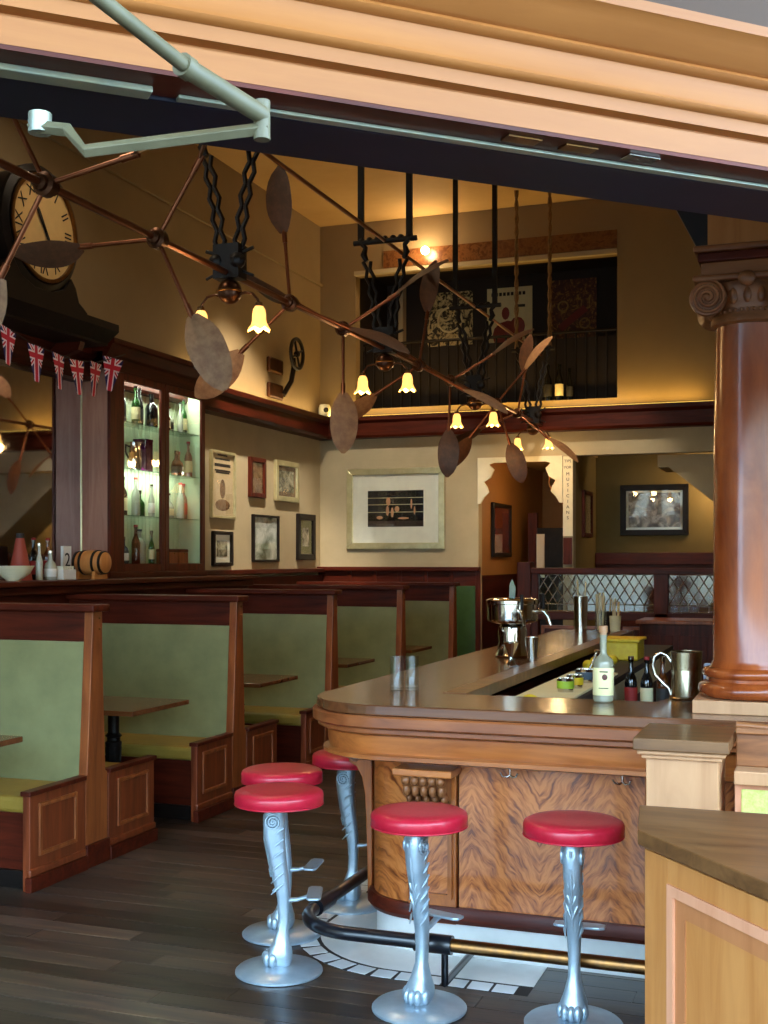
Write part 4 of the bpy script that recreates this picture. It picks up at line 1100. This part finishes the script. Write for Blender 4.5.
vn = thing('ceiling_vent', 'small white square vent in the tan ceiling', 'vent', (-3.3, 9.2, ZC))
B(-.16, .16, -.16, .16, -.015, 0).build('frame', mat_w, vn)
for k in range(5): B(-.13, .13, -.12+k*.055, -.09+k*.055, -.022, -.015).build('slat', mat_w, vn)

# cove light strips on the beam
cv = tag(B(XL+.5, XR-.3, YB-.12, YB-.09, 3.381, 3.395).build('cove_light', led_m), 'yellow cove light strip along the back beam', 'light strip')
lamp('AREA', 'cove_back_light', (-3.4, YB-.11, 3.41), 14, (1, .60, .14), (4.4, .05), (PI, 0, 0))
cv2 = tag(B(XL+.09, XL+.12, 10.0, YB-.3, 3.381, 3.395).build('cove_light', led_m), 'yellow cove light strip along the left beam', 'light strip')
lamp('AREA', 'cove_left_light', (XL+.11, 11.6, 3.41), 8, (1, .72, .34), (.05, 3.2), (PI, 0, 0))

# ================================================================== PICTURES
def frame_y(label, x0, x1, z0, z1, Y, wd, fm, art, matw=0, mm=None, cat='picture', gls=True, th=.04, extra=None):
    cx, cz = (x0+x1)/2, z0; t = thing('framed_picture', label, cat, (cx, Y, cz), 0, 'framed pictures on the walls')
    w_, h_ = (x1-x0)/2, z1-z0
    fn = lambda u, v, q: (u, q, v)
    mould_frame(MB(), -w_, w_, 0, h_, wd, -th, 0, fn).build('frame', fm, t, bevel=.006)
    if matw: B(-w_+wd, w_-wd, -.012, -.004, wd, h_-wd).build('mount', mm or mat_w, t)
    g = wd+matw
    B(-w_+g, w_-g, -.015, -.004, g, h_-g).build('print', art, t)
    if gls: B(-w_+wd, w_-wd, -.024, -.021, wd, h_-wd).build('pane', glass, t)
    if extra: extra(t, w_, h_, g)
    return t
def frame_x(*a, **k):
    label, y0, y1, z0, z1, X = a[:6]
    t = frame_y(label, -(y1-y0)/2, (y1-y0)/2, z0, z1, 0, *a[6:], **k)
    t.location = (X, (y0+y1)/2, z0); t.rotation_euler = (0, 0, PI/2)
    return t
bw1 = picture('grey_photo_print', [(.35, rgb(50, 48, 42)), (.5, rgb(120, 116, 98)), (.65, rgb(196, 190, 164))], 9, 1.2, 1.)
bw2 = picture('old_group_photo', [(.38, rgb(34, 32, 28)), (.5, rgb(110, 104, 90)), (.62, rgb(190, 184, 166))], 7, 1.6, 4.)
land = picture('bright_landscape_print', [(.38, rgb(84, 92, 70)), (.5, rgb(160, 172, 160)), (.62, rgb(226, 232, 226))], 4, .8, 7.)
dk = picture('dark_scene_print', [(.42, rgb(10, 12, 14)), (.58, rgb(28, 30, 30)), (.72, rgb(70, 52, 38))], 6, 1.5, 2.)
sepia = picture('sepia_print', [(.35, rgb(84, 58, 38)), (.6, rgb(150, 116, 84))], 8, 1, 3.)
grn = picture('green_mount', [(.3, rgb(88, 92, 48)), (.7, rgb(104, 108, 58))], 5, .5, 1.)
tanfig = plain('warm_flesh_tone', rgb(190, 140, 100), .5)
def generic_scene(t, w_, h_, g):
    m = MB()
    m.box(-w_+g, w_-g, -.0165, -.015, g+.26, g+.268); m.box(-w_+g, w_-g, -.0165, -.015, g+.17, g+.177); m.box(-w_+g, w_-g, -.0165, -.015, g+.34, g+.347)
    m.build('rope_lines', silver, t)
    m = MB()
    for x, z, rx, rz in ((-.09, .33, .028, .05), (-.10, .22, .02, .06), (-.04, .20, .018, .06), (.02, .24, .03, .035), (.20, .30, .012, .06), (.24, .22, .012, .05), (.10, .13, .07, .012), (-.2, .14, .04, .02)):
        m.ball((x, -.016, g+z-.03), (rx, .002, rz), 12, 6)
    m.build('pale_shapes', tanfig, t, smooth=60)
    B(-w_+g, w_-g, -.0162, -.015, g, g+.07).build('lower_band', plain('brown_band', rgb(44, 32, 22), .5), t)
frame_y('large silver framed dark sporting print with wide white mount on the back wall', -5.36, -4.13, 1.81, 2.77, YB-.002, .075, silver, dk, .19, extra=generic_scene)
frame_y('dark framed old group photograph in the recess under the stair', -2.32, -1.50, 1.98, 2.60, 14.898, .07, black_w, bw2, .03)
def newsprint(t, w_, h_, g):
    m = MB()
    for z, a in ((.93, .5), (.87, .75), (.86, .0), (.79, .82), (.77, .82), (.70, .8), (.67, .7)):
        if a: m.box(-w_*a*.8, w_*a*.8, -.017, -.015, h_*z, h_*z+.018)
    m.build('print_lines', ink, t)
    MB().ball((0, -.016, h_*.44), (.06, .002, .10), 14, 6).ball((0, -.016, h_*.2), (.16, .002, .06), 14, 6).build('figure_print', sepia, t, smooth=60)
frame_x('tall gilt framed newspaper page next to the cabinet', 10.62, 11.14, 2.10, 2.78, XL+.002, .03, silver, paper, extra=newsprint)
frame_x('small dark wooden framed print, middle of the top row', 11.48, 11.86, 2.35, 2.78, XL+.002, .05, mah_z, sepia)
frame_x('silver framed print at the right of the top row', 12.12, 12.74, 2.34, 2.80, XL+.002, .06, silver, bw1, .05, sepia)
frame_x('small black framed sketch with white mount under the newspaper page', 10.66, 11.08, 1.62, 1.97, XL+.002, .035, black_w, bw1, .06)
frame_x('thin black framed bright landscape, middle of the bottom row', 11.56, 12.20, 1.66, 2.17, XL+.002, .025, black_w, land)
frame_x('thick black framed print with green mount near the corner', 12.72, 13.22, 1.68, 2.22, XL+.002, .07, black_w, bw1, .09, grn)
frame_x('narrow dark framed print on the recess side wall', 13.95, 14.5, 1.95, 2.5, -2.624, .05, mah_z, paper)
frame_x('dark framed red print on the corridor wall', 14.1, 15.0, 1.72, 2.38, -3.755, .05, black_w, picture('dark_red_print', [(.3, rgb(84, 22, 10)), (.7, rgb(130, 46, 18))], 3, .5, 1.))

# loft posters
def poster(label, x0, x1, z0, z1, base, deco):
    t = thing('loft_poster', label, 'poster', ((x0+x1)/2, 14.698, z0), 0, 'posters on the loft wall')
    w_, h_ = (x1-x0)/2, z1-z0
    B(-w_, w_, -.012, 0, 0, h_).build('sheet', base, t)
    deco(t, w_, h_); return t
gold = plain('gold_print', rgb(150, 112, 50), .5); cream_pr = plain('cream_print', rgb(214, 204, 160), .6); redp = plain('crimson_print', rgb(120, 28, 18), .5)
orn = picture('ornate_cream_print', [(.45, rgb(30, 26, 20)), (.52, rgb(178, 166, 120)), (.6, rgb(206, 194, 146))], 8, 3, 1., .6)
orn2 = picture('ornate_gold_print', [(.45, rgb(70, 26, 12)), (.54, rgb(110, 60, 24)), (.62, rgb(164, 122, 58))], 9, 3, 5., .6)
def d1(t, w_, h_):
    MB().tube([(.155*cos(2*PI*k/28), -.013, h_*.6+.155*sin(2*PI*k/28)) for k in range(28)], .014, 6, True).build('ring_print', cream_pr, t)
def d2(t, w_, h_):
    m = MB()
    for k in range(9): m.box(-w_*.8+k*.05, -w_*.8+k*.05+.034, -.015, -.012, h_*.88, h_*.93)
    m.box(.10, .2, -.015, -.012, h_*.7, h_*.74); m.build('heading_print', ink, t)
    MB().ball((-.02, -.013, h_*.30), (.2, .003, .18), 14, 6).ball((.1, -.013, h_*.42), (.1, .003, .12), 14, 6).ball((-.05, -.013, h_*.62), (.05, .003, .08), 14, 6).build('red_figure', redp, t, smooth=60)
def d3(t, w_, h_):
    MB().prism([(-.2, h_*.34), (.12, h_*.62), (.18, h_*.54), (-.14, h_*.26)], -.016, -.012, lambda u, v, q: (u, q, v)).build('sash_print', redp, t)
    for x, z in ((-.13, .62), (.14, .36)):
        MB().tube([(x+.06*cos(2*PI*k/22), -.013, h_*z+.06*sin(2*PI*k/22)) for k in range(22)], .010, 6, True).build('ring_print', gold, t)
poster('ornate black and cream poster, left of three in the loft', -4.75, -4.15, 4.22, 5.10, orn, d1)
poster('white poster with red figure, middle of three in the loft', -3.96, -3.38, 4.25, 5.10, cream_pr, d2)
poster('gold and red ornate poster, right of three in the loft', -3.14, -2.58, 4.28, 5.14, orn2, d3)
lamp('POINT', 'loft_lamp_light', (-4.75, 14.2, 4.2), 3, (1, .6, .26), .08)
la = thing('loft_lamp', 'small amber table lamp glowing dimly in the loft', 'lamp', (-4.72, 14.25, 3.95))
MB().lathe([(.17, .0), (.10, .20), (.098, .20), (.165, 0)], 20, (0, 0, 0.02)).build('lamp_shade', plain('dim_amber_shade', rgb(180, 120, 40), .6, emit=(1, .5, .1, 1), estr=.25), la, smooth=40)
MB().lathe([(.08, -.57), (.07, -.55), (.02, -.5), (.02, .02)], 14).build('lamp_stand', bronze, la, smooth=40)
rl = thing('loft_railing', 'black iron balcony railing across the loft opening', 'railing', (-3.7, YB+.25, 3.38))
MB().bar((-1.55, 0, .92), (1.55, 0, .92), .018, 8).build('hand_rail', iron, rl)
MB().bar((-1.55, 0, .08), (1.55, 0, .08), .015, 8).build('bottom_rail', iron, rl)
bl_ = None
for k in range(27):
    if bl_ is None: bl_ = MB().bar((0, 0, 0), (0, 0, .92), .011, 6).build('baluster', iron, rl); o = bl_
    else: o = bl_.copy(); C.objects.link(o); o.parent = rl
    o.location = (-1.53+k*.1177, 0, 0)
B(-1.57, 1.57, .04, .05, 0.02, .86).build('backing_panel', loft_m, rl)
for k, (x, sh_) in enumerate(((-2.93, 'tall'), (-2.80, 'tall'), (-2.68, 'slim'))):
    bottle(['left', 'middle', 'right'][k]+' dark bottle standing on the loft ledge', (x, YB+.075, 3.491), sh_, 'dark', ['black', 'cream', 'black'][k], 'dark', 'bottles on the loft ledge', 1.3)

# pulley bracket and camera on the left wall
pu = thing('pulley_bracket', 'iron wall bracket with spoked pulley wheel above the left beam', 'pulley', (XL, 12.35, 3.75))
for z in (-.28, .0): B(0.002, .05, -.42, -.06, z, z+.17).build('bearing_block', bronze, pu, bevel=.02)
m = MB().tube([(.05, -.08, -.22), (.09, .05, -.05), (.10, .1, .12), (.1, .08, .22)], .03, 8); m.build('curved_arm', iron, pu, smooth=50)
wh = MB().tube([(.13, .12+.17*cos(2*PI*k/28), .27+.17*sin(2*PI*k/28)) for k in range(28)], .022, 8, True).build('wheel_rim', iron, pu, smooth=60)
m = MB()
for k in range(4): a = k*PI/2+.4; m.bar((.13, .12, .27), (.13, .12+.16*cos(a), .27+.16*sin(a)), .014, 6)
m.ball((.13, .12, .27), .04, 10, 6); m.build('wheel_spokes', iron, wh, smooth=60)
cm_ = thing('security_camera', 'small white dome camera in the corner above the beam', 'camera', (XL+.1, YB-.1, 3.40))
MB().lathe([(.06, 0), (.075, .02), (.075, .11), (.06, .15), (.001, .16)], 20).build('housing', mat_w, cm_, smooth=40)
MB().ball((.04, -.055, .08), .032, 12, 8).build('lens', ink, cm_, smooth=60)
gl_ = thing('corridor_lamp', 'flower-shaped amber lamp with ring in the corridor doorway', 'lamp', (-2.84, 13.9, 2.70))
MB().lathe([(.018, 0), (.045, -.03), (.075, -.08), (.105, -.13), (.10, -.13), (.07, -.08), (.04, -.03)], 18).build('glass_shade', shade_m, gl_, smooth=60)
MB().ball((0, 0, -.09), .03, 12, 8).build('bulb', bulb_m, gl_, smooth=60)
MB().tube([(-.03+.13*cos(2*PI*k/26), 0, -.10+.13*sin(2*PI*k/26)) for k in range(26)], .008, 6, True).build('ring', brass, gl_, smooth=60)
MB().tube([(0, 0, 0), (0, 0, .25)], .008, 6).build('stem', brass, gl_)
rs = thing('added_recess_lamp', 'added amber sconce hidden behind the column to brighten the stair recess', 'lamp', (-1.0, 14.89, 2.35))  # added lamp, hidden by the column, that brightens the recess wall
MB().lathe([(.02, 0), (.07, .10), (.085, .16), (.08, .16), (.06, .10), (.01, .01)], 16, (0, -.12, 0)).build('glass_shade', shade_m, rs, smooth=50)
MB().tube([(0, 0, -.02), (0, -.08, -.04), (0, -.12, .0)], .01, 8).build('arm', brass, rs, smooth=50)
lamp('POINT', 'added_recess_light', (-1.0, 14.6, 2.6), 16, (1, .74, .42), .08)
lamp('POINT', 'corridor_lamp_light', (-3.0, 14.4, 2.4), 10, (1, .66, .3), .06)

# ================================================================== THINGS ON THE BAR
def tumbler(label, x, y):
    t = thing('tall_glass', label, 'glass', (x, y, ZT), 0, 'empty tall glasses on the bar corner')
    MB().lathe([(.030, .0), (.032, .004), (.032, .155), (.0298, .155), (.0285, .022), (.001, .020)], 28).build('glass_wall', glass_t, t, smooth=40)
    MB().lathe([(.0005, .002), (.0290, .002), (.0290, .018), (.0005, .018)], 24).build('thick_base', glass_t, t, smooth=40)
    MB().tube([(.031*cos(2*PI*k/28), .031*sin(2*PI*k/28), .155) for k in range(28)], .0014, 6, True).build('rim', glass_t, t, smooth=60)
tumbler('left empty tall glass on the bar corner', -1.838, 5.22); tumbler('right empty tall glass on the bar corner', -1.772, 5.245)
bt_ = thing('beer_tower', 'chrome drum beer tower with taps on the bar wing', 'beer tower', (-1.80, 7.28, ZT))
MB().lathe([(.105, 0), (.11, .01), (.095, .04), (.085, .09), (.092, .15), (.085, .185), (.06, .20)], 32).build('pedestal', steel, bt_, smooth=40)
MB().lathe([(.06, .195), (.14, .215), (.155, .225), (.158, .24), (.158, .325), (.165, .33), (.165, .35), (.14, .362), (.04, .368), (.001, .368)], 40).build('drum', steel, bt_, smooth=40)
for a in (-8, -60, 40):
    d = Vector((cos(rad(a)), sin(rad(a)), 0))
    p = MB().tube([d*.15+Vector((0, 0, .285)), d*.21+Vector((0, 0, .285)), d*.235+Vector((0, 0, .25)), d*.25+Vector((0, 0, .20))], [.014, .016, .012, .010], 10).build('tap', steel, bt_, smooth=50)
    MB().tube([d*.205+Vector((0, 0, .295)), d*.20+Vector((0, 0, .39))], [.008, .014], 8).build('tap_handle', black_w, p, smooth=50)
MB().prism([(-.02, 0), (.015, 0), (.022, .06), (.0, .115), (-.018, .08)], -.006, .006, lambda u, v, t: (u, t, v+.366)).build('finial', GL['green'], bt_)
def cup(name, label, x, y, prof, mt_=steel):
    t = thing(name, label, 'cup', (x, y, ZT+.0045), 0)
    MB().lathe(prof, 24).build('cup_wall', mt_, t, smooth=40)
    r, z = max(prof, key=lambda q: q[1])
    MB().tube([(r*cos(2*PI*k/24), r*sin(2*PI*k/24), z) for k in range(24)], .002, 6, True).build('rim', mt_, t, smooth=60)
cup('steel_jigger', 'hourglass steel jigger on the drip rail before the tower', -1.645, 6.62, [(.03, 0), (.012, .04), (.012, .05), (.045, .13), (.043, .13), (.010, .05), (.001, .048)])
cup('steel_tumbler', 'steel shaker tumbler beside the jigger on the drip rail', -1.60, 6.95, [(.03, 0), (.042, .14), (.040, .14), (.029, .01), (.001, .008)])
wb_ = thing('spirit_bottle', 'clear spirit bottle with cream label and wooden stopper on the bar', 'bottle', (-.865, 5.09, ZT))
MB().lathe([(.036, 0), (.042, .006), (.043, .02), (.043, .160), (.041, .174), (.033, .187), (.020, .196), (.0155, .206), (.0145, .222), (.0145, .272), (.017, .274), (.017, .284)], 32).build('glass_body', glassy('clear_spirit_glass', rgb(170, 166, 140), .04), wb_, smooth=40)
lb_ = MB().lathe([(.0434, .03), (.0442, .031), (.0442, .145), (.0434, .146)], 32).build('label', plain('cream_yellow_label', rgb(236, 222, 160), .6, c2=rgb(240, 230, 176)), wb_, smooth=40)
n = 8; vs = []
MB().ball((.012, -.0425, .108), (.013, .003, .013), 14, 6).build('seal_print', plain('maroon_seal', rgb(96, 50, 44), .5), lb_, smooth=60)
B(-.008, .026, -.0448, -.0425, .128, .133).build('print_line', ink, lb_); B(-.012, .028, -.0448, -.0425, .060, .063).build('print_line', ink, lb_)
MB().lathe([(.0145, .284), (.0145, .292), (.019, .293), (.019, .318), (.017, .322), (.001, .322)], 20).build('wooden_stopper', pale_w, wb_, smooth=40)
pc = thing('pewter_tankard', 'tall pewter tankard with looping handle beside the column', 'tankard', (-.545, 5.31, ZT+.0008), rad(180))
MB().lathe([(.070, 0), (.072, .006), (.064, .016), (.064, .20), (.070, .206), (.067, .206), (.060, .02), (.001, .015)], 32).build('body', pewter, pc, smooth=40)
MB().tube([(.062, 0, .155), (.082, 0, .185), (.108, 0, .198), (.135, 0, .180), (.142, 0, .14), (.132, 0, .10), (.10, 0, .065), (.075, 0, .045), (.064, 0, .015)], [.007, .008, .009, .009, .009, .008, .008, .007, .006], 10).build('handle', steel, pc, smooth=60)

# straw cups and shakers at the far end of the wing
def straws(label, x, y, h, r, mt_, ns_):
    t = thing('straw_holder', label, 'holder', (x, y, ZT+.001), 0, 'holders at the far bar end')
    MB().lathe([(r*.85, 0), (r, h), (r*.95, h), (r*.8, .01), (.001, .008)], 20).build('cup_wall', mt_, t, smooth=40)
    for k in range(ns_):
        a = k*2.4; MB().bar((r*.4*cos(a), r*.4*sin(a), .02), (r*.7*cos(a), r*.7*sin(a), h+.12+.015*(k % 3)), .006, 6).build('straw', LABM['cream'], t)
straws('tall steel cylinder at the far bar end', -1.86, 9.85, .30, .06, steel, 2)
straws('cup of pale straws at the far bar end', -1.72, 9.98, .18, .05, glass_t, 6)
straws('short cup of straws beside the tall straws', -1.62, 10.12, .13, .05, LABM['cream'], 4)
straws('dark napkin caddy at the bar end corner', -1.72, 10.22, .16, .07, iron, 2)

# work well inside the bar
ww = thing('bar_well', 'steel and cream work well along the inside of the bar wing', 'counter', (-1.29, 7.6, 0))
B(-.18, .16, -2.3, 2.4, .945, .985).build('worktop', plain('dark_rubber_mat', rgb(34, 30, 28), .6), ww, bevel=.004)
B(.14, .16, -2.3, 2.4, .80, .945).build('front_lip', LABM['cream'], ww, bevel=.004)
B(-.18, .13, -2.3, 2.4, .08, .945).build('cabinet_base', mah_y, ww)
B(-.15, .14, -1.75, -.3, .985, 1.0).build('cutting_board', LABM['cream'], ww, bevel=.006)
ZW = .9852
lem = plain('lemon_peel', rgb(236, 206, 40), .45, c2=rgb(226, 186, 30), scale=30, bmp=.1)
lime = plain('lime_peel', rgb(150, 178, 44), .45, scale=30, bmp=.1)
def fruit(label, x, y, mt_, z=ZW):
    t = thing('citrus_fruit', label, 'fruit', (x, y, z+.033), random.uniform(0, 3), 'citrus on the bar well')
    MB().ball((0, 0, 0), (.044, .034, .033), 14, 10).build('peel', mt_, t, smooth=60)
    MB().ball((.045, 0, 0), (.007, .006, .006), 8, 6).build('stem_end', lime, t, smooth=60)
for k, (x, y, mm_) in enumerate(((-1.37, 5.42, lem), (-1.28, 5.52, lem), (-1.38, 7.55, lem), (-1.28, 7.72, lime), (-1.26, 7.5, lem), (-1.38, 7.85, lem), (-1.3, 8.0, lem))):  # the first two stand in for a yellow glow under the bar
    fruit(['added lemon standing in for a yellow under-bar glow', 'second added lemon standing in for the under-bar glow', 'lemon left in the far citrus cluster', 'green lime in the far citrus cluster', 'lemon nearest the camera in the far cluster', 'lemon behind the lime in the cluster', 'farthest lemon of the citrus cluster'][k], x, y, mm_)
bl3 = thing('citrus_bin', 'bright yellow fruit bin on the bar well', 'bin', (-1.30, 8.5, ZW))
B(-.12, .12, -.16, .16, 0, .13).build('bin_body', lem, bl3, bevel=.012)
B(-.135, .135, -.175, .175, .13, .15).build('bin_rim', lem, bl3, bevel=.006)
def tins(label, x, y, mt_, h=.10, r=.045):
    t = thing('garnish_tin', label, 'tin', (x, y, ZW+.0151), 0, 'garnish tins on the cutting board')
    MB().lathe([(r*.9, 0), (r, h), (r*.94, h), (r*.84, .01), (.001, .008)], 20).build('tin_wall', steel, t, smooth=40)
    MB().lathe([(r*1.004, h*.25), (r*1.01, h*.8)], 20).build('paper_band', mt_, t, smooth=40)
tins('garnish tin with green band, nearest on the board', -1.24, 6.15, lime, .07); tins('garnish tin with yellow band on the cutting board', -1.23, 6.35, lem, .07); tins('wide dark garnish tin at the end of the board', -1.23, 6.65, GL['blue'], .075, .055)
ic = thing('ice_scoop', 'steel ice scoop resting in the wide garnish tin', 'scoop', (-1.23, 6.65, ZW+.035))
MB().bar((0, 0, 0), (.05, .06, .14), .006, 8).build('handle', steel, ic, smooth=50)
MB().ball((.055, .066, .15), (.022, .022, .01), 10, 6).build('bowl', steel, ic, smooth=50)

# lower rear worktop seen past the spirit bottle
rw = thing('speed_rack', 'dark speed rack of bottles behind the front bar', 'rack', (-.93, 7.0, 0))
B(-.15, .55, -.15, .2, .0, .80).build('rack_body', iron, rw, bevel=.005)
B(-.15, .55, -.19, -.15, .72, .86).build('rack_rail', iron, rw, bevel=.005)
for k, (dx, co_, la) in enumerate(((-.10, 'dark', 'red'), (-.01, 'dark', 'cream'), (.08, 'amber', 'black'), (.17, 'green', 'white'), (.26, 'dark', 'white'))):
    bottle(f'{co_} spirit bottle, {ordn[k]} from left in the speed rack', (-.93+dx, 7.0, .801), 'tall', co_, la, 'red' if k % 2 else 'steel', 'bottles in the speed rack', 1.)
bc = thing('ice_bucket', 'blue bucket with pale towel behind the bar', 'bucket', (-.52, 7.05, .801))
MB().lathe([(.085, 0), (.10, .12), (.095, .12), (.001, .01)], 24).build('bucket_body', plain('cobalt_plastic', rgb(24, 44, 150), .35), bc, smooth=40)
B(-.10, .10, -.106, -.08, .10, .30).build('towel', plain('pale_blue_towel', rgb(150, 162, 184), .9, bmp=.3, scale=12), bc, bevel=.02)
